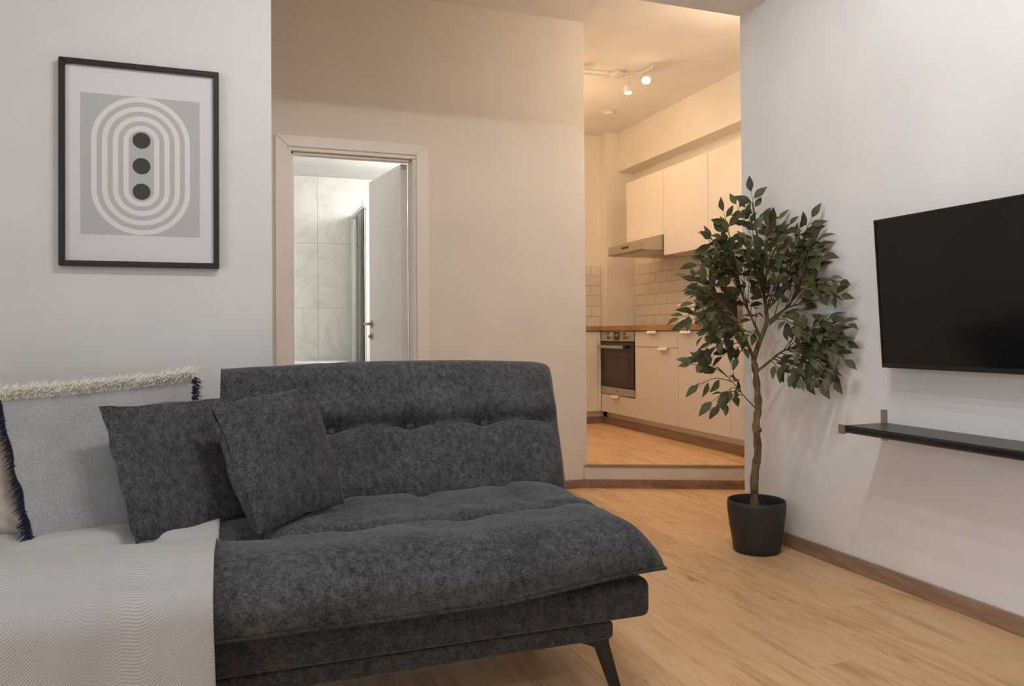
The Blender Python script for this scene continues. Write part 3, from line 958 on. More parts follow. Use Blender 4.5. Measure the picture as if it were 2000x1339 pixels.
# ------------------------------------------------------------------ framed print
fx0, fx1, fz0, fz1 = -0.567, -0.043, 1.194, 1.925
pc = thing('framed_print', 'black framed art print of concentric grey rings and three dots', 'picture', ((fx0 + fx1) / 2, YL, fz0))
cx, cz = (fx0 + fx1) / 2, (fz0 + fz1) / 2
bw, dp = 0.0195, 0.030
W2, H2 = (fx1 - fx0) / 2, (fz1 - fz0) / 2
def frame_bar(poly):
    o = prism('frame_bar', poly, 'Y', -dp, -0.004, 'black_frame', pc)
    bm = bmesh.new(); bm.from_mesh(o.data)
    bmesh.ops.bevel(bm, geom=bm.edges[:], offset=0.0018, segments=2, affect='EDGES')
    bm.to_mesh(o.data); bm.free()
e = 0.0003
frame_bar([(-W2, e), (-W2 + bw, bw), (-W2 + bw, 2 * H2 - bw), (-W2, 2 * H2 - e)])
frame_bar([(W2, e), (W2 - bw, bw), (W2 - bw, 2 * H2 - bw), (W2, 2 * H2 - e)])
frame_bar([(-W2 + e, 0), (W2 - e, 0), (W2 - bw, bw - e), (-W2 + bw, bw - e)])
frame_bar([(-W2 + e, 2 * H2), (W2 - e, 2 * H2), (W2 - bw, 2 * H2 - bw + e), (-W2 + bw, 2 * H2 - bw + e)])
boxes('passepartout', [(-W2 + bw, W2 - bw, -0.016, -0.008, bw, 2 * H2 - bw)], 'passepartout', pc)
pr = mesh_obj('print_sheet', box_v(-0.195, 0.195, -0.0006, 0.0006, -0.25, 0.25), BOXF, 'print', pc)
pr.location = (0, -0.0168, H2)
boxes('acrylic_pane', [(-W2 + bw, W2 - bw, -0.0225, -0.021, bw, 2 * H2 - bw)], 'picture_glass', pc)

# ------------------------------------------------------------------ television
tvL, tvW = 2.172, 0.965
tv = thing('television', 'large black flat television tilted on the right wall', 'television', (2.224, tvL - tvW / 2, 0.813))
tilt = math.atan2(0.032, 0.533)
tv.rotation_euler = (0, -tilt, 0)
hw, th = tvW / 2, 0.534
boxes('housing', [(0.002, 0.045, -hw + 0.002, hw - 0.002, 0.002, th - 0.002)], 'tv_body', tv, 0.006)
boxes('screen', [(-0.0025, 0.0015, -hw + 0.006, hw - 0.006, 0.017, th - 0.006)], 'tv_screen', tv)
bz = 0.006
boxes('bezel', [(-0.005, 0.0015, -hw, hw, 0.0, 0.0165), (-0.005, 0.0015, -hw, hw, th - bz, th), (-0.005, 0.0015, -hw, -hw + bz, 0.0165, th - bz), (-0.005, 0.0015, hw - bz, hw, 0.0165, th - bz)], 'tv_body', tv)
boxes('wall_mount', [(0.046, 0.056, -0.10, 0.10, 0.17, 0.37)], 'black_metal', tv)
wm = boxes('mount_arm', [(0.056, 0.083, -0.04, 0.04, 0.23, 0.31)], 'black_metal', tv)

# ------------------------------------------------------------------ wall shelf
sy1, sy0 = 2.226, 1.10
shf = thing('wall_shelf', 'long black wall shelf below the television', 'shelf', (XR, sy1, 0.602))
Ls = shf.location
SX = 2.108
P = [(SX, 0.598), (SX + 0.004, 0.602), (XR - 0.001, 0.602), (XR - 0.001, 0.574), (SX + 0.006, 0.574), (SX + 0.001, 0.578), (SX + 0.001, 0.584), (SX + 0.004, 0.586), (SX + 0.004, 0.589), (SX, 0.591)]
prism('board', [(a - Ls.x, b - Ls.z) for a, b in P], 'Y', sy0 - Ls.y, sy1 - Ls.y, 'shelf_black', shf)
for yb in (sy1 + 0.0165, sy0 + 0.16):
    out = yb > sy1
    br = wbox(shf, 'bracket', (XR - 0.004, XR, yb - 0.015, yb + 0.015, 0.535 if out else 0.53, 0.65), 'nickel', 0.001)
    br['label'] = 'satin metal shelf bracket'
    if out:
        br2 = wbox(shf, 'bracket_rail', (SX - 0.012, XR - 0.004, yb - 0.015, yb - 0.012, 0.574, 0.603), 'nickel', 0.0008)
        br3 = wbox(shf, 'bracket_cap', (SX - 0.014, SX - 0.006, yb - 0.0145, yb + 0.015, 0.571, 0.604), 'nickel', 0.001)
        wbox(shf, 'screw_head', (XR - 0.0065, XR - 0.0035, yb - 0.004, yb + 0.004, 0.632, 0.640), 'steel', 0.0015)
    else:
        wbox(shf, 'bracket_rail', (SX, XR - 0.004, yb - 0.015, yb + 0.015, 0.570, 0.5735), 'nickel', 0.0008)

# ------------------------------------------------------------------ sofa bed
sof = thing('sofa', 'charcoal chenille sofa bed with button-tufted seat and back', 'sofa', (0.05, 2.25, 0.0))
SO = sof.location
X0s, X1s = -0.96, 1.050       # seat ends
Y0s, Y1s = 1.745, 2.52        # seat front, rear
ZS = 0.305                    # bottom seam of the seat cushion
TX, TP = 0.305, 0.262         # tuft columns
TYS = 2.055                   # seat tuft row
def near_tuft(x):
    k = round((x - TX) / TP)
    return x - (TX + k * TP)
def edgep(d, r, p=2.4):
    t = max(0.0, min(1.0, d / r))
    return (1 - (1 - t) ** p) ** (1 / p)
def lift(x):
    t = max(0.0, min(1.0, (x - 0.55) / 0.5))
    return 0.036 * t * t * (3 - 2 * t)
def seat_z(x, y):
    e = edgep(y - Y0s, 0.16) * edgep(Y1s + 0.10 - y, 0.12) * edgep(x - X0s, 0.17) * edgep(X1s - x, 0.17)
    dx, dy = near_tuft(x), y - TYS
    h = 0.147
    w = 0.75 + 0.25 * math.cos(2 * math.pi * dx / TP)
    dep = 0.036 * math.exp(-(dy / 0.026) ** 2) * w + 0.022 * math.exp(-(dx * dx + dy * dy) / 0.0016)
    rear = 1 / (1 + math.exp(-(y - TYS - 0.03) / 0.025))
    dep += 0.015 * math.exp(-(dx / 0.034) ** 2) * rear * (0.7 + 0.6 * noise.noise(Vector((x * 2.0, y * 6.0, 3.3))))
    dep += 0.007 * noise.noise(Vector((x * 14.0 + y * 6.0, y * 5.0 - x * 3.0, 1.1))) * math.exp(-((y - TYS) / 0.12) ** 2)
    dep += 0.030 * max(0, (y - 2.30) / 0.2) ** 2
    # a soft fall towards the front and gentle unevenness
    un = 0.012 * noise.noise(Vector((x * 3.1, y * 3.1, 0.3))) + 0.005 * noise.noise(Vector((x * 9, y * 9, 4.0)))
    fr = 0.003 * math.sin(x * 41 + 2 * math.sin(x * 13)) * math.exp(-((y - Y0s) / 0.05) ** 2)
    return ZS + lift(x) + e * (h - dep + un - 0.7 * lift(x)) + e * fr
def grid(nu, nv, fn):
    V = [fn(i / nu, j / nv) for j in range(nv + 1) for i in range(nu + 1)]
    F = [(j * (nu + 1) + i, j * (nu + 1) + i + 1, (j + 1) * (nu + 1) + i + 1, (j + 1) * (nu + 1) + i) for j in range(nv) for i in range(nu)]
    return V, F
def ease(t):
    # denser samples at both ends
    return 0.5 - 0.5 * math.cos(math.pi * t) if True else t
def seat_top(u, v):
    x = X0s + (X1s - X0s) * (0.25 * ease(u) + 0.75 * u)
    y = Y0s + (Y1s - Y0s) * (0.5 * v + 0.5 * (1 - math.cos(math.pi * v / 2)))
    bulge = 0.0
    z = seat_z(x, y)
    # cushion ends bow: the corners are pinched in a little
    s = (x - (X0s + X1s) / 2) / ((X1s - X0s) / 2)
    t = (y - Y0s) / (Y1s - Y0s)
    xo = 0.020 * (1 if s > 0 else -1) * abs(s) ** 8 * math.sin(math.pi * min(1, t * 0.9)) 
    # the front face stands slightly in front of its seam
    yo = -0.018 * math.sin(math.pi * min(1, max(0, (z - ZS - lift(x)) / 0.12))) * max(0, 1 - (y - Y0s) / 0.06)
    return (x + xo - SO.x, y + yo - SO.y, z - SO.z)
V, F = grid(230, 90, seat_top)
n0 = len(V)
def seat_bot(u, v):
    p = seat_top(u, v)
    e = min(1, min(u, 1 - u) * 30, v * 12, (1 - v) * 12)
    return (p[0], p[1], ZS + lift(p[0] + SO.x) - 0.006 * e - SO.z)
V2, F2 = grid(40, 20, seat_bot)
V += V2
F += [tuple(i + n0 for i in reversed(f)) for f in F2]
seat = mesh_obj('seat_cushion', V, F, 'sofa', sof, True)

# back cushion: leaning slab, seam plane behind, bulging forward
BA, BTp = Vector((0, 2.50, 0.385)), Vector((0, 2.765, 0.820))
BL_ = (BTp - BA).length
bt = (BTp - BA).normalized()
bn = Vector((0, -bt.z, bt.y))
XB0, XB1 = -0.98, 1.150
TB = 0.247                    # tuft row measured up the slope
def bsag(x):
    return max(-0.020, 0.008 - 0.05 * (x - 0.55) ** 2)
def back_h(x, t):
    e = edgep(t + 0.06, 0.13) * edgep(BL_ - t, 0.10) * edgep(x - XB0, 0.12) * edgep(XB1 - x, 0.12)
    dx, dt = near_tuft(x), t - TB
    dxe = min(1.0, max(0.0, (XB1 - x) / 0.12))
    w = 0.80 + 0.20 * math.cos(2 * math.pi * dx / TP)
    dep = 0.048 * math.exp(-abs(dt / 0.016) ** 1.3) * w * dxe + 0.024 * math.exp(-(dx * dx + dt * dt) / 0.0012)
    lowr = 1 / (1 + math.exp((dt + 0.03) / 0.02))
    dep += 0.006 * math.exp(-(dx / 0.025) ** 2) * lowr + 0.006 * math.exp(-(dx / 0.030) ** 2) * math.exp(-((dt - 0.05) / 0.05) ** 2) - 0.010 * math.exp(-((dt - 0.055) / 0.04) ** 2)
    un = 0.009 * noise.noise(Vector((x * 3.3, t * 4.0, 7.3))) + 0.004 * noise.noise(Vector((x * 10, t * 12, 2.0)))
    return e * (0.118 - dep + un)
def back_pt(x, t):
    p = BA + bt * t + bn * back_h(x, t)
    sag = bsag(x) * max(0, t / BL_) ** 3
    return Vector((x, p.y, p.z + sag))
def back_front(u, v):
    x = XB0 + (XB1 - XB0) * (0.25 * ease(u) + 0.75 * u)
    t = -0.05 + (BL_ + 0.05) * (0.45 * ease(v) + 0.55 * v)
    p = back_pt(x, t)
    nar = 0.055 * (1 - max(0, t) / BL_)      # narrower at the bottom
    s = (x - XB0) / (XB1 - XB0)
    return (p.x - nar * max(0, (s - 0.8) / 0.2) - SO.x, p.y - SO.y, p.z)
V, F = grid(230, 80, back_front)
n0 = len(V)
def back_rear(u, v):
    p = back_front(u, v)
    x = XB0 + (XB1 - XB0) * (0.25 * ease(u) + 0.75 * u)
    t = -0.05 + (BL_ + 0.05) * (0.45 * ease(v) + 0.55 * v)
    e = min(1, min(u, 1 - u) * 25, (1 - v) * 12)
    q = BA + bt * t - bn * 0.012 * e
    sag = bsag(x) * max(0, t / BL_) ** 3
    return (p[0], q.y - SO.y, q.z + sag)
V2, F2 = grid(60, 16, back_rear)
V += V2
F += [tuple(i + n0 for i in reversed(f)) for f in F2]
back = mesh_obj('back_cushion', V, F, 'sofa', sof, True)
# buttons of the back
kx = TX - 4 * TP
while kx < XB1 - 0.15:
    p = back_pt(kx, TB) - Vector((SO.x, SO.y, 0))
    V, F = tube_mesh([p - bn * 0.004, p + bn * 0.020, p + bn * 0.027, p + bn * 0.031], [0.0135, 0.0145, 0.0115, 0.003], 16)
    mesh_obj('button', V, F, 'sofa', sof, True)
    kx += TP
# piping round the back seam and along the seat seam
pts = []
for i in range(25):
    pts.append(back_front(0.985 + 0.015, i / 24))
for i in range(1, 120):
    pts.append(back_front(1 - i / 119, 1.0))
pts = [Vector(p) for p in pts]
pts = [p + Vector((0.002, 0, 0.003)) for p in pts]
tube('back_piping', pts, 0.0060, 'piping', sof, 8)
pts = [Vector(seat_top(i / 120, 0.0)) for i in range(121)] + [Vector(seat_top(1.0, i / 30)) for i in range(1, 31)]
pts = [p + Vector((0, -0.003, -0.002)) for p in pts]
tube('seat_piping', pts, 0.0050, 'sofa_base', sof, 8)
# upholstered bases
def soft_box(name, b, mat, r, par):
    return boxes(name, [(b[0] - SO.x, b[1] - SO.x, b[2] - SO.y, b[3] - SO.y, b[4], b[5])], mat, par, r, 5)
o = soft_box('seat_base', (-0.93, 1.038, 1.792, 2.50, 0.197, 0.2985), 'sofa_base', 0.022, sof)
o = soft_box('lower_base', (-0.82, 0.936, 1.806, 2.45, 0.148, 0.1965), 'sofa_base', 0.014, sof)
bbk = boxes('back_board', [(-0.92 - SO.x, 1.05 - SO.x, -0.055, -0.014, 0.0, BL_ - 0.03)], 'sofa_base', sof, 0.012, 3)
# stand the board up along the rear of the back cushion
bbk.location = Vector((0, BA.y - SO.y, BA.z))
bbk.rotation_euler = (-(math.pi / 2 - math.atan2(bt.z, bt.y)), 0, 0)
for vtx in bbk.data.vertices:
    vtx.co.y = -vtx.co.y
bbk.data.flip_normals()
def leg(xt, yt, sx):
    # flat black metal leg: mounting tab below the base, then a splayed tapering blade
    x, y = xt - SO.x, yt - SO.y
    P = [(x - sx * 0.075, 0.1475), (x + sx * 0.012, 0.1475), (x + sx * 0.012, 0.135), (x + sx * 0.050, 0.0), (x + sx * 0.028, 0.0), (x - sx * 0.018, 0.122), (x - sx * 0.045, 0.135)]
    prism('leg', P, 'Y', y - 0.016, y + 0.016, 'black_metal', sof)
for xt, sx in ((0.916, 1), (-0.80, -1)):
    leg(xt, 1.84, sx)
    leg(xt, 2.40, sx)

# ------------------------------------------------------------------ throw over the left half of the sofa
def throw_path(x):
    """points of the cloth at this x from behind the back, over it, across the seat and down the front (world)"""
    o = 0.007
    P = []
    for k in range(7):
        q = BTp - bt * (0.30 - 0.05 * k) - bn * 0.075
        P.append(Vector((x, q.y, q.z)))
    sag = bsag(x)
    P.append(Vector((x, BTp.y + 0.022, BTp.z + 0.006 + sag)))
    P.append(Vector((x, BTp.y - 0.004, BTp.z + 0.013 + sag)))
    for k in range(1, 40):
        t = BL_ - 0.002 - (BL_ - 0.06) * k / 39
        q = back_pt(x, t)
        P.append(q + bn * o)
    yj = P[-1].y
    ys = 2.375
    yq = Y0s + 0.05
    for k in range(40):
        f = k / 39
        y = ys + (yq - ys) * f
        P.append(Vector((x, y, seat_z(x, y) + o)))
    a0 = P[-1]
    a1 = Vector((x, Y0s - 0.004, a0.z - 0.004))
    a2 = Vector((x, Y0s - 0.034, ZS + 0.105))
    a3 = Vector((x, Y0s - 0.036, ZS + 0.05))
    for k in range(1, 14):
        f = k / 13
        P.append(a0 * (1 - f) ** 3 + a1 * (3 * f * (1 - f) ** 2) + a2 * (3 * f * f * (1 - f)) + a3 * f ** 3)
    zt = a3.z
    wav = lambda z: (0.010 * math.sin(x * 23 + 1.3) + 0.006 * math.sin(x * 51 + z * 7)) * (zt - z) / 0.3
    for k in range(1, 16):
        z = zt - (zt - 0.075) * k / 15
        P.append(Vector((x, a3.y + wav(z), z)))
    return P
XT1, XT0 = -0.030, -1.02
NX = 90
rowsP = []
for i in range(NX + 1):
    x = XT0 + (XT1 - XT0) * i / NX
    P = throw_path(max(x, X0s + 0.02))
    # resample to a fixed count by arc length
    L_ = [0.0]
    for a, b in zip(P, P[1:]):
        L_.append(L_[-1] + (b - a).length)
    m = 130
    R_ = []
    j = 0
    for k in range(m + 1):
        s = L_[-1] * k / m
        while j < len(L_) - 2 and L_[j + 1] < s:
            j += 1
        f = (s - L_[j]) / max(1e-9, L_[j + 1] - L_[j])
        q = P[j].lerp(P[j + 1], f)
        # the edge wanders very slightly along its length
        xx = x + (0.004 * math.sin(s * 7.0) - 0.006 * (s / L_[-1]) if i == NX else 0)
        R_.append((Vector((xx, q.y, q.z)), s))
    rowsP.append(R_)
TO = Vector((-0.5, 2.2, 0.43))
V = [r_[0] - TO for R_ in rowsP for r_ in R_]
m1 = 131
F = [(i * m1 + k, i * m1 + k + 1, (i + 1) * m1 + k + 1, (i + 1) * m1 + k) for i in range(NX) for k in range(m1 - 1)]
thr = mesh_obj('throw_blanket', V, F, 'throw', None, True, TO)
uvl = thr.data.uv_layers.new(name='cloth')
vuv = [(r_[0].x, r_[1]) for R_ in rowsP for r_ in R_]
for lp in thr.data.loops:
    uvl.data[lp.index].uv = vuv[lp.vertex_index]
bm = bmesh.new(); bm.from_mesh(thr.data)
bmesh.ops.recalc_face_normals(bm, faces=bm.faces[:])
bm.to_mesh(thr.data); bm.free()
up = sum(p.normal.z * p.area for p in thr.data.polygons)
if up < 0:
    thr.data.flip_normals()
sm = thr.modifiers.new('thickness', 'SOLIDIFY')
sm.thickness = 0.003
sm.offset = 1.0
tag(thr, 'grey woven throw blanket draped over the left of the sofa', 'blanket')

# ------------------------------------------------------------------ cushions
def pillow(name, label, c, half_t, mat, seed, pinch=0.055, wrinkle=0.009, n=44, pipe=None):
    """c: BL, BR, TL, TR corners in the world; the pillow swells to both sides of that patch"""
    BLc, BRc, TLc, TRc = [Vector(p) for p in c]
    org = (BLc + BRc) / 2
    t = thing(name, label, 'cushion', org)
    nrm = ((BRc - BLc).cross(TLc - BLc) + (BRc - TRc).cross(TRc - TLc) * -1).normalized()
    if nrm.y > 0:
        nrm = -nrm
    w = (BRc - BLc).length
    def pt(u, v, side):
        # edges bow inwards between the corners
        su, sv = 2 * u - 1, 2 * v - 1
        uu = 0.5 + 0.5 * su * (1 - pinch * (1 - sv * sv) * abs(su))
        vv = 0.5 + 0.5 * sv * (1 - pinch * (1 - su * su) * abs(sv))
        p = (BLc * (1 - uu) + BRc * uu) * (1 - vv) + (TLc * (1 - uu) + TRc * uu) * vv
        prof = (max(0, (1 - abs(su) ** 2.2)) * max(0, (1 - abs(sv) ** 2.2))) ** 0.58
        ns = noise.noise(Vector((u * 3 + seed, v * 3, side))) * 0.12
        # folds that radiate from the corners and run in from the seams
        edge = math.exp(-min(1 - abs(su), 1 - abs(sv)) / 0.10)
        ang = math.sin((u * 23 if 1 - abs(sv) < 1 - abs(su) else v * 23) + seed)
        fold = wrinkle * edge * ang * prof ** 0.4
        for cx_ in (-1, 1):
            for cy_ in (-1, 1):
                r_ = math.hypot(su - cx_, sv - cy_)
                th_ = math.atan2(sv - cy_, su - cx_)
                fold += 0.0075 * math.sin(th_ * 9 + seed * (2 + cx_ + 2 * cy_)) * math.exp(-(r_ / 0.5) ** 2) * min(1, r_ / 0.2) * prof ** 0.3
        fold += 0.006 * noise.noise(Vector((u * 7 + seed, v * 5, 2.0 + side)))
        h = half_t * prof * (1 + ns) + fold
        return p + nrm * h * side - org
    Vv, Ff = [], []
    for side in (1, -1):
        b0 = len(Vv)
        V1, F1 = grid(n, n, lambda u, v: pt(0.5 - 0.5 * math.cos(math.pi * u) if False else u, v, side))
        Vv += V1
        Ff += [tuple(i + b0 for i in (f if side == 1 else reversed(f))) for f in F1]
    body = mesh_obj('cushion_cover', Vv, Ff, mat, t, True)
    bm = bmesh.new(); bm.from_mesh(body.data)
    bmesh.ops.remove_doubles(bm, verts=bm.verts[:], dist=0.0002)
    bmesh.ops.recalc_face_normals(bm, faces=bm.faces[:])
    bm.to_mesh(body.data); bm.free()
    body.data.polygons.foreach_set('use_smooth', [True] * len(body.data.polygons))
    return t, pt, nrm

def fringe(par, name, pt, nrm, edge, mat, n, length, label, outv, spread=0.012):
    """loose yarn ends along one edge: thin tapering strands, one mesh"""
    V, F = [], []
    for i in range(n):
        s = (i + random.random()) / n
        u, v = {'T': (s, 1.0), 'L': (0.0, s), 'R': (1.0, s), 'B': (s, 0.0)}[edge]
        p = Vector(pt(u, v, 1)) + nrm * random.uniform(-0.006, 0.006)
        d = (Vector(outv) + Vector((random.uniform(-.5, .5), random.uniform(-.5, .5), random.uniform(-.5, .5)))).normalized()
        l = length * random.uniform(0.6, 1.15)
        q = p + d * l * 0.55 + Vector((0, 0, 0.002))
        r = p + d * l + nrm * random.uniform(-spread, spread) + Vector((random.uniform(-.5, .5) * spread, 0, -0.25 * l))
        Vt, Ft = tube_mesh([p - d * 0.004, q, r], [0.0013, 0.0012, 0.0005], 4, False)
        b0 = len(V)
        V += Vt
        F += [tuple(k + b0 for k in f) for f in Ft]
    o = mesh_obj(name, V, F, mat, par, True)
    o['kind'] = 'stuff'
    o['label'] = label
    return o

pillow('scatter_cushion', 'small charcoal chenille cushion at the front, tilted on its corner', [(0.062, 2.035, 0.447), (0.300, 2.235, 0.465), (-0.058, 2.215, 0.762), (0.205, 2.320, 0.792)], 0.092, 'cushion_dark', 1.7)
pillow('scatter_cushion', 'charcoal chenille cushion between the small cushion and the grey fringed one', [(-0.218, 2.055, 0.447), (0.055, 2.235, 0.452), (-0.325, 2.245, 0.765), (0.010, 2.395, 0.772)], 0.092, 'cushion_dark', 4.1)
g_t, g_pt, g_n = pillow('scatter_cushion', 'large light grey cushion with cream and navy fringe', [(-0.455, 2.155, 0.450), (-0.06, 2.285, 0.452), (-0.585, 2.40, 0.783), (-0.108, 2.455, 0.820)], 0.082, 'cushion_grey', 2.6, 0.035)
fringe(g_t, 'top_fringe', g_pt, g_n, 'T', 'fringe_cream', 1500, 0.042, 'cream yarn fringe', (0.0, -0.25, 0.9), 0.02)
fringe(g_t, 'side_fringe', g_pt, g_n, 'R', 'fringe_navy', 420, 0.018, 'navy yarn fringe', (0.95, -0.2, 0.0))
fringe(g_t, 'side_fringe', g_pt, g_n, 'L', 'fringe_navy', 520, 0.020, 'navy yarn fringe', (-0.95, -0.3, 0.0))
pillow('scatter_cushion', 'plain beige cushion at the left end behind the grey fringed one', [(-0.84, 2.205, 0.452), (-0.452, 2.235, 0.450), (-0.93, 2.455, 0.80), (-0.545, 2.465, 0.742)], 0.075, 'cushion_beige', 8.2)

# ------------------------------------------------------------------ potted ficus
PT = Vector((2.130, 2.780, 0.0))
pl = thing('potted_ficus', 'artificial ficus tree in a dark pot by the television wall', 'plant', PT)
pot = lathe('pot', [(0.0, 0.001), (0.092, 0.001), (0.098, 0.006), (0.104, 0.05), (0.115, 0.12), (0.1215, 0.17), (0.123, 0.20), (0.1215, 0.219), (0.118, 0.221), (0.1165, 0.216), (0.1165, 0.19), (0.112, 0.13)], 'pot', pl, 56)
pot['label'] = 'smooth anthracite plastic pot'
lathe('pot_filling', [(0.0, 0.172), (0.06, 0.170), (0.1135, 0.160)], 'soil', pl, 40)
# branch centre lines and twigs (start, end) in metres
BRANCH = {
    'T': [[2.129, 2.79, 0.18], [2.13, 2.79, 0.318], [2.148, 2.79, 0.427], [2.141, 2.79, 0.539], [2.153, 2.79, 0.627], [2.144, 2.79, 0.739], [2.132, 2.79, 0.828]],
    'B1': [[2.132, 2.79, 0.828], [2.165, 2.79, 0.906], [2.201, 2.79, 0.984], [2.199, 2.79, 1.051], [2.184, 2.79, 1.141], [2.177, 2.8, 1.276], [2.165, 2.81, 1.412], [2.148, 2.81, 1.512]],
    'B2': [[2.202, 2.79, 1.04], [2.252, 2.74, 1.117], [2.228, 2.614, 1.195], [2.237, 2.561, 1.318]],
    'B3': [[2.147, 2.79, 0.772], [2.175, 2.75, 0.811], [2.208, 2.69, 0.863], [2.243, 2.59, 0.892], [2.253, 2.47, 0.907]],
    'B4': [[2.132, 2.79, 0.828], [2.065, 2.76, 0.918], [1.999, 2.74, 1.005], [1.917, 2.73, 1.069], [1.841, 2.74, 1.129]],
    'B5': [[2.17, 2.79, 0.917], [2.127, 2.84, 1.075], [2.089, 2.87, 1.235], [2.053, 2.87, 1.359]],
    'B6': [[2.147, 2.79, 0.605], [2.069, 2.77, 0.665], [1.99, 2.75, 0.735], [1.913, 2.74, 0.799]],
    'B7': [[2.201, 2.79, 0.984], [2.237, 2.69, 1.048], [2.254, 2.555, 1.069], [2.236, 2.426, 1.096]],
}
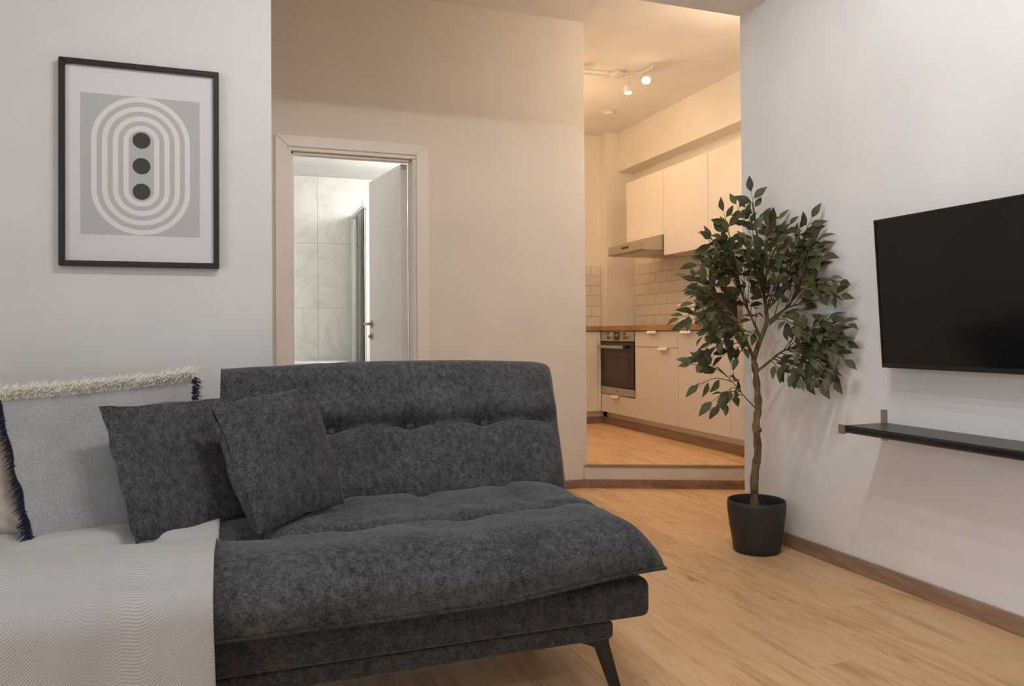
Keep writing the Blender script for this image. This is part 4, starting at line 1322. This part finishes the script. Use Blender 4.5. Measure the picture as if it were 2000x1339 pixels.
TWIGS = [
    (2.18, 2.797, 1.231, 2.145, 2.81, 1.551), (2.181, 2.795, 1.208, 2.077, 2.82, 1.495), (2.102, 2.86, 1.181, 2.022, 2.84, 1.464),
    (2.181, 2.795, 1.208, 2.082, 2.77, 1.474), (2.182, 2.793, 1.186, 2.245, 2.76, 1.426), (2.183, 2.792, 1.163, 2.247, 2.697, 1.396),
    (2.182, 2.793, 1.186, 2.255, 2.84, 1.447), (2.229, 2.663, 1.156, 2.235, 2.546, 1.405), (2.246, 2.716, 1.13, 2.228, 2.605, 1.37),
    (2.236, 2.704, 1.129, 2.245, 2.529, 1.315), (2.252, 2.74, 1.117, 2.23, 2.479, 1.247), (2.108, 2.855, 1.155, 2.024, 2.87, 1.378),
    (2.108, 2.855, 1.155, 1.944, 2.85, 1.35), (2.114, 2.85, 1.128, 1.922, 2.82, 1.275), (1.93, 2.732, 1.059, 1.884, 2.84, 1.245),
    (1.944, 2.733, 1.048, 1.807, 2.79, 1.179), (1.958, 2.735, 1.038, 1.817, 2.74, 1.161), (1.972, 2.737, 1.027, 1.806, 2.71, 1.106),
    (1.985, 2.738, 1.016, 1.826, 2.77, 1.066), (1.985, 2.738, 1.016, 1.736, 2.74, 1.005), (2.01, 2.743, 0.991, 1.746, 2.71, 0.988),
    (2.043, 2.753, 0.947, 1.815, 2.69, 0.931), (2.032, 2.75, 0.962, 1.948, 2.84, 0.963), (2.054, 2.757, 0.933, 1.843, 2.74, 0.873),
    (1.951, 2.745, 0.767, 1.783, 2.74, 0.811), (1.964, 2.747, 0.756, 1.853, 2.77, 0.825), (1.99, 2.75, 0.735, 1.802, 2.71, 0.732),
    (2.043, 2.763, 0.689, 1.879, 2.73, 0.66), (2.043, 2.763, 0.689, 1.926, 2.69, 0.704), (2.056, 2.767, 0.677, 1.94, 2.76, 0.638),
    (2.043, 2.763, 0.689, 1.972, 2.69, 0.749), (2.242, 2.67, 1.052, 2.228, 2.444, 1.158), (2.248, 2.65, 1.055, 2.228, 2.39, 1.138),
    (2.248, 2.65, 1.055, 2.229, 2.385, 1.088), (2.232, 2.623, 0.882, 2.235, 2.449, 0.995), (2.243, 2.59, 0.892, 2.234, 2.356, 0.974),
    (2.237, 2.607, 0.887, 2.255, 2.39, 0.906), (2.237, 2.607, 0.887, 2.23, 2.37, 0.839), (2.226, 2.64, 0.877, 2.198, 2.39, 0.755),
    (2.214, 2.673, 0.867, 2.178, 2.44, 0.745), (2.192, 2.72, 0.837, 2.164, 2.51, 0.745), (2.186, 2.73, 0.828, 2.15, 2.59, 0.767),
    (2.181, 2.74, 0.82, 2.164, 2.67, 0.784), (2.207, 2.773, 0.995, 2.21, 2.59, 0.96), (2.22, 2.74, 1.016, 2.245, 2.57, 1.019),
    (2.108, 2.855, 1.155, 1.892, 2.749, 1.334), (2.032, 2.75, 0.962, 2.036, 2.87, 0.992), (2.189, 2.79, 1.111, 2.126, 2.791, 1.295),
    (2.114, 2.85, 1.128, 1.847, 2.662, 1.294), (2.156, 2.807, 0.969, 2.209, 2.87, 1.042), (2.121, 2.845, 1.102, 1.923, 2.818, 1.254),
    (2.156, 2.807, 0.969, 2.187, 2.894, 1.021), (1.972, 2.737, 1.027, 1.889, 2.832, 1.127), (2.114, 2.85, 1.128, 2.011, 2.772, 1.309),
    (2.199, 2.79, 1.04, 2.109, 2.72, 1.148), (2.199, 2.79, 1.04, 2.237, 2.863, 1.148), (2.199, 2.79, 1.051, 2.128, 2.754, 1.167),
    (2.134, 2.832, 1.049, 1.976, 2.678, 1.192), (2.021, 2.747, 0.976, 1.841, 2.643, 1.032), (1.972, 2.737, 1.027, 1.796, 2.714, 1.111),
    (2.134, 2.832, 1.049, 1.992, 2.733, 1.179), (2.114, 2.85, 1.128, 2.009, 2.82, 1.303), (2.121, 2.845, 1.102, 1.979, 2.854, 1.238),
    (2.134, 2.832, 1.049, 2.028, 2.901, 1.153), (2.01, 2.743, 0.991, 1.931, 2.815, 1.057), (2.121, 2.845, 1.102, 1.846, 2.683, 1.231),
    (2.108, 2.855, 1.155, 2.042, 2.839, 1.376), (2.043, 2.753, 0.947, 2.001, 2.816, 0.981), (2.192, 2.79, 1.096, 2.067, 2.687, 1.253),
    (2.114, 2.85, 1.128, 1.967, 2.744, 1.322), (2.192, 2.79, 1.096, 2.079, 2.633, 1.232), (2.194, 2.79, 1.081, 2.076, 2.717, 1.226),
    (2.114, 2.85, 1.128, 1.89, 2.648, 1.279), (2.184, 2.79, 1.141, 1.98, 2.642, 1.305), (2.121, 2.845, 1.102, 2.118, 2.929, 1.296),
    (1.972, 2.737, 1.027, 1.924, 2.862, 1.162), (2.043, 2.753, 0.947, 1.97, 2.773, 0.961), (1.958, 2.735, 1.038, 1.819, 2.641, 1.194),
    (2.121, 2.845, 1.102, 2.067, 2.897, 1.292), (2.199, 2.79, 1.051, 2.034, 2.639, 1.162), (2.114, 2.85, 1.128, 1.859, 2.692, 1.269),
    (2.021, 2.747, 0.976, 1.834, 2.673, 1.009), (2.054, 2.757, 0.933, 2.014, 2.751, 0.96), (2.2, 2.79, 1.018, 2.237, 2.867, 1.111),
    (2.134, 2.832, 1.049, 2.015, 2.658, 1.165), (2.021, 2.747, 0.976, 1.982, 2.9, 1.013), (2.192, 2.79, 1.096, 2.217, 2.827, 1.25),
    (2.142, 2.823, 1.022, 2.201, 2.874, 1.116), (2.142, 2.823, 1.022, 2.063, 2.836, 1.107), (2.032, 2.75, 0.962, 2.016, 2.917, 0.991),
    (2.2, 2.79, 1.018, 2.085, 2.643, 1.093), (2.2, 2.79, 1.018, 2.091, 2.648, 1.093), (1.985, 2.738, 1.016, 1.899, 2.801, 1.112),
    (2.225, 2.723, 1.027, 2.253, 2.59, 1.106), (2.202, 2.79, 1.04, 2.188, 2.72, 1.143), (2.237, 2.69, 1.048, 2.239, 2.532, 1.198),
    (2.21, 2.782, 1.053, 2.128, 2.616, 1.171), (2.231, 2.707, 1.038, 2.225, 2.513, 1.14), (2.252, 2.74, 1.117, 2.16, 2.548, 1.328),
    (2.235, 2.757, 1.091, 2.244, 2.627, 1.221), (2.252, 2.74, 1.117, 2.246, 2.623, 1.311), (2.237, 2.69, 1.048, 2.218, 2.542, 1.205),
    (2.231, 2.707, 1.038, 2.251, 2.56, 1.13), (2.235, 2.757, 1.091, 2.253, 2.653, 1.252), (2.235, 2.757, 1.091, 2.188, 2.652, 1.288),
    (2.197, 2.79, 1.066, 2.207, 2.744, 1.195), (2.235, 2.757, 1.091, 2.234, 2.641, 1.236), (2.24, 2.709, 1.129, 2.239, 2.529, 1.286),
    (2.244, 2.748, 1.104, 2.237, 2.542, 1.231), (2.187, 2.79, 1.126, 2.153, 2.654, 1.309), (2.219, 2.773, 1.066, 2.248, 2.716, 1.215),
    (2.219, 2.773, 1.066, 2.187, 2.652, 1.207), (2.244, 2.748, 1.104, 2.217, 2.557, 1.216), (2.202, 2.79, 1.04, 2.144, 2.622, 1.127),
    (2.231, 2.707, 1.038, 2.249, 2.623, 1.172), (2.214, 2.757, 1.006, 2.183, 2.647, 1.112), (2.252, 2.74, 1.117, 2.253, 2.537, 1.26),
    (2.187, 2.79, 1.126, 2.238, 2.767, 1.317), (2.121, 2.845, 1.102, 2.069, 2.75, 1.275), (2.182, 2.793, 1.186, 2.146, 2.688, 1.409),
    (2.121, 2.845, 1.102, 2.039, 2.709, 1.262), (2.184, 2.79, 1.141, 2.232, 2.724, 1.365), (2.187, 2.79, 1.126, 2.073, 2.691, 1.301),
    (2.192, 2.79, 1.096, 2.099, 2.71, 1.236), (2.183, 2.792, 1.163, 2.182, 2.736, 1.375), (2.192, 2.79, 1.096, 2.228, 2.751, 1.271),
    (2.187, 2.79, 1.126, 2.096, 2.779, 1.32), (2.22, 2.657, 0.872, 2.234, 2.514, 0.864), (2.22, 2.657, 0.872, 2.251, 2.511, 0.902),
    (2.22, 2.657, 0.872, 2.227, 2.494, 0.88), (2.232, 2.623, 0.882, 2.226, 2.404, 0.941), (2.232, 2.623, 0.882, 2.23, 2.418, 0.899),
    (2.207, 2.773, 0.995, 2.188, 2.562, 0.954), (2.214, 2.673, 0.867, 2.24, 2.571, 0.943), (2.214, 2.673, 0.867, 2.091, 2.433, 0.942),
    (2.208, 2.69, 0.863, 2.187, 2.576, 0.922), (2.22, 2.657, 0.872, 2.255, 2.524, 0.948), (2.226, 2.64, 0.877, 2.186, 2.444, 0.977),
    (2.232, 2.623, 0.882, 2.23, 2.411, 0.914), (2.207, 2.773, 0.995, 2.081, 2.477, 0.964), (2.22, 2.657, 0.872, 2.244, 2.495, 0.84),
    (2.192, 2.72, 0.837, 2.109, 2.481, 0.762), (2.22, 2.657, 0.872, 2.236, 2.484, 0.786), (2.214, 2.673, 0.867, 2.155, 2.468, 0.842),
    (2.22, 2.657, 0.872, 2.236, 2.456, 0.785), (2.202, 2.7, 0.854, 2.254, 2.544, 0.754), (2.214, 2.673, 0.867, 2.233, 2.501, 0.798),
    (2.214, 2.673, 0.867, 2.254, 2.523, 0.797), (2.186, 2.73, 0.828, 2.124, 2.542, 0.769), (2.163, 2.798, 0.943, 2.057, 2.737, 0.934),
    (2.087, 2.77, 0.888, 2.003, 2.726, 0.843), (2.065, 2.76, 0.918, 1.9, 2.675, 0.91), (2.076, 2.765, 0.903, 1.942, 2.81, 0.843),
    (2.065, 2.76, 0.918, 1.919, 2.751, 0.89), (2.065, 2.76, 0.918, 2.076, 2.81, 0.944), (2.087, 2.77, 0.888, 1.995, 2.812, 0.843),
    (2.054, 2.757, 0.933, 2.019, 2.775, 0.957), (2.163, 2.798, 0.943, 2.099, 2.78, 0.926),
]
def loc(p):
    return Vector(p) - PT
def smooth_path(P, n=5):
    P = [Vector(p) for p in P]
    if len(P) < 3:
        return P
    out = []
    for i in range(len(P) - 1):
        p0, p1, p2, p3 = P[max(0, i - 1)], P[i], P[i + 1], P[min(len(P) - 1, i + 2)]
        for k in range(n):
            t = k / n
            out.append(0.5 * ((2 * p1) + (p2 - p0) * t + (2 * p0 - 5 * p1 + 4 * p2 - p3) * t * t + (3 * p1 - p0 - 3 * p2 + p3) * t ** 3))
    out.append(P[-1])
    return out
trunk_pts = smooth_path([loc(p) for p in BRANCH['T']])
trunk_pts[0].z = 0.165
nT = len(trunk_pts)
rad = [0.0185 - 0.006 * i / nT + 0.0022 * math.sin(i * 1.9) + 0.0015 * math.sin(i * 4.3) for i in range(nT)]
V, F = tube_mesh(trunk_pts, rad, 12)
V = [v + Vector((noise.noise(v * 40) * 0.0018, noise.noise(v * 40 + Vector((9, 0, 0))) * 0.0018, 0)) for v in V]
mesh_obj('trunk', V, F, 'bark', pl, True)
# two pruning scars on the trunk
for (i, an) in ((3, -2.0), (8, -2.3), (14, -1.2)):
    c = trunk_pts[i]
    d = Vector((math.cos(an), math.sin(an), 0.1))
    V, F = tube_mesh([c + d * (rad[i] - 0.002), c + d * (rad[i] + 0.004), c + d * (rad[i] + 0.005), c + d * (rad[i] + 0.001)], [0.010, 0.0095, 0.007, 0.005], 12)
    mesh_obj('trunk_knot', V, F, 'bark', pl, True)
for k, P in BRANCH.items():
    if k == 'T':
        continue
    S = smooth_path([loc(p) for p in P], 4)
    r0 = {'B1': 0.0115, 'B2': 0.006, 'B3': 0.007, 'B4': 0.008, 'B5': 0.006, 'B6': 0.003, 'B7': 0.0055}[k]
    tube('branch', S, [max(0.0018, r0 * (1 - 0.8 * i / len(S))) for i in range(len(S))], 'bark', pl, 8)

# leaves: a few leaf shapes shared by all the leaf objects
def leaf_mesh(l, w, fold, curl, seed):
    rs = random.Random(seed)
    prof = [(0.0, 0.03), (0.12, 0.42), (0.32, 0.92), (0.5, 1.0), (0.7, 0.72), (0.88, 0.30), (1.0, 0.0)]
    V, F = [], []
    for a, b in prof:
        z = -curl * a * a * l
        V += [(-w / 2 * b, a * l, z + fold * w * b), (0, a * l, z), (w / 2 * b, a * l, z + fold * w * b)]
    for i in range(len(prof) - 1):
        F += [(3 * i, 3 * i + 1, 3 * i + 4, 3 * i + 3), (3 * i + 1, 3 * i + 2, 3 * i + 5, 3 * i + 4)]
    # short stalk
    n = len(V)
    V += [(-0.0008, -0.008, 0), (0.0008, -0.008, 0), (0.0008, 0.002, 0), (-0.0008, 0.002, 0)]
    F.append((n, n + 1, n + 2, n + 3))
    me = bpy.data.meshes.new('leaf')
    me.from_pydata(V, [], F)
    me.update()
    me.polygons.foreach_set('use_smooth', [True] * len(me.polygons))
    me.materials.append(M['leaf'])
    return me
LEAF = [leaf_mesh(0.062, 0.030, 0.16, 0.22, 1), leaf_mesh(0.068, 0.031, 0.10, 0.35, 2), leaf_mesh(0.054, 0.027, 0.22, 0.15, 3), leaf_mesh(0.060, 0.028, 0.05, 0.45, 4)]
rl = random.Random(21)
leaves = []
for ti, t in enumerate(TWIGS):
    a, b = loc(t[:3]), loc(t[3:])
    d = b - a
    ln = d.length
    if ln < 0.03:
        d = Vector((rl.uniform(-1, 1), rl.uniform(-1, 0.2), rl.uniform(-0.2, 1))).normalized() * 0.06
        b = a + d
        ln = 0.06
    mid = (a + b) / 2 + Vector((0, 0, 0.10 * ln))
    S = smooth_path([a, mid, b], 5)
    tube('twig', S, [0.0022 * (1 - 0.6 * i / len(S)) for i in range(len(S))], 'twig', pl, 5)
    nl = max(4, int(ln / 0.034)) if ti < 45 else max(3, int(ln / 0.05))
    nl = min(nl, 7)
    for k in range(nl):
        f = 1.0 if k == nl - 1 else 0.42 + 0.55 * k / max(1, nl - 1) + rl.uniform(-0.03, 0.03)
        idx = min(len(S) - 2, int(f * (len(S) - 1)))
        p = S[idx].lerp(S[idx + 1], f * (len(S) - 1) - idx) if f < 1 else S[-1]
        tg_ = (S[idx + 1] - S[idx]).normalized()
        side = 1 if k % 2 else -1
        # leaves spread in a plane that mostly faces the room
        face = Vector((-0.75, -0.62, 0.35)) + Vector((rl.uniform(-.6, .6), rl.uniform(-.6, .6), rl.uniform(-.3, .9)))
        face = (face - tg_ * face.dot(tg_))
        if face.length < 0.1:
            face = Vector((0, -1, 0.3))
        face.normalize()
        lat = tg_.cross(face).normalized() * side
        ang = 0.0 if k == nl - 1 else math.radians(rl.uniform(35, 65))
        dirv = (tg_ * math.cos(ang) + lat * math.sin(ang) + Vector((0, 0, -0.18)) + Vector((rl.uniform(-.15, .15),) * 3)).normalized()
        nz = (face - dirv * face.dot(dirv)).normalized()
        xx = dirv.cross(nz).normalized()
        sc = rl.uniform(0.85, 1.2)
        tip = p + dirv * 0.066 * sc
        if tip.x + PT.x > XR - 0.006:
            # never through the wall: bend the leaf back
            dirv.x = min(dirv.x, 0) - 0.15
            dirv.normalize()
            nz = (nz - dirv * nz.dot(dirv)).normalized()
            xx = dirv.cross(nz).normalized()
        mtx = Matrix(((xx.x * sc, dirv.x * sc, nz.x * sc, p.x + dirv.x * 0.008), (xx.y * sc, dirv.y * sc, nz.y * sc, p.y + dirv.y * 0.008), (xx.z * sc, dirv.z * sc, nz.z * sc, p.z + dirv.z * 0.008), (0, 0, 0, 1)))
        kd = rl.randrange(4)
        over = max((mtx @ v_.co).x for v_ in LEAF[kd].vertices) + PT.x - (XR - 0.008)
        if over > 0:
            mtx.translation.x -= over
        leaves.append((p.y, kd, mtx))
leaves.sort(key=lambda q: q[0])
V, F = [], []
for i, (yy, kind, mtx) in enumerate(leaves):
    if i < 300:
        o = bpy.data.objects.new('leaf', LEAF[kind])
        COL.objects.link(o)
        o.parent = pl
        o.matrix_local = mtx
    else:
        b0 = len(V)
        V += [mtx @ v.co for v in LEAF[kind].vertices]
        F += [tuple(k + b0 for k in p.vertices) for p in LEAF[kind].polygons]
if V:
    fo = mesh_obj('foliage', V, F, 'leaf', pl, True)
    fo['kind'] = 'stuff'
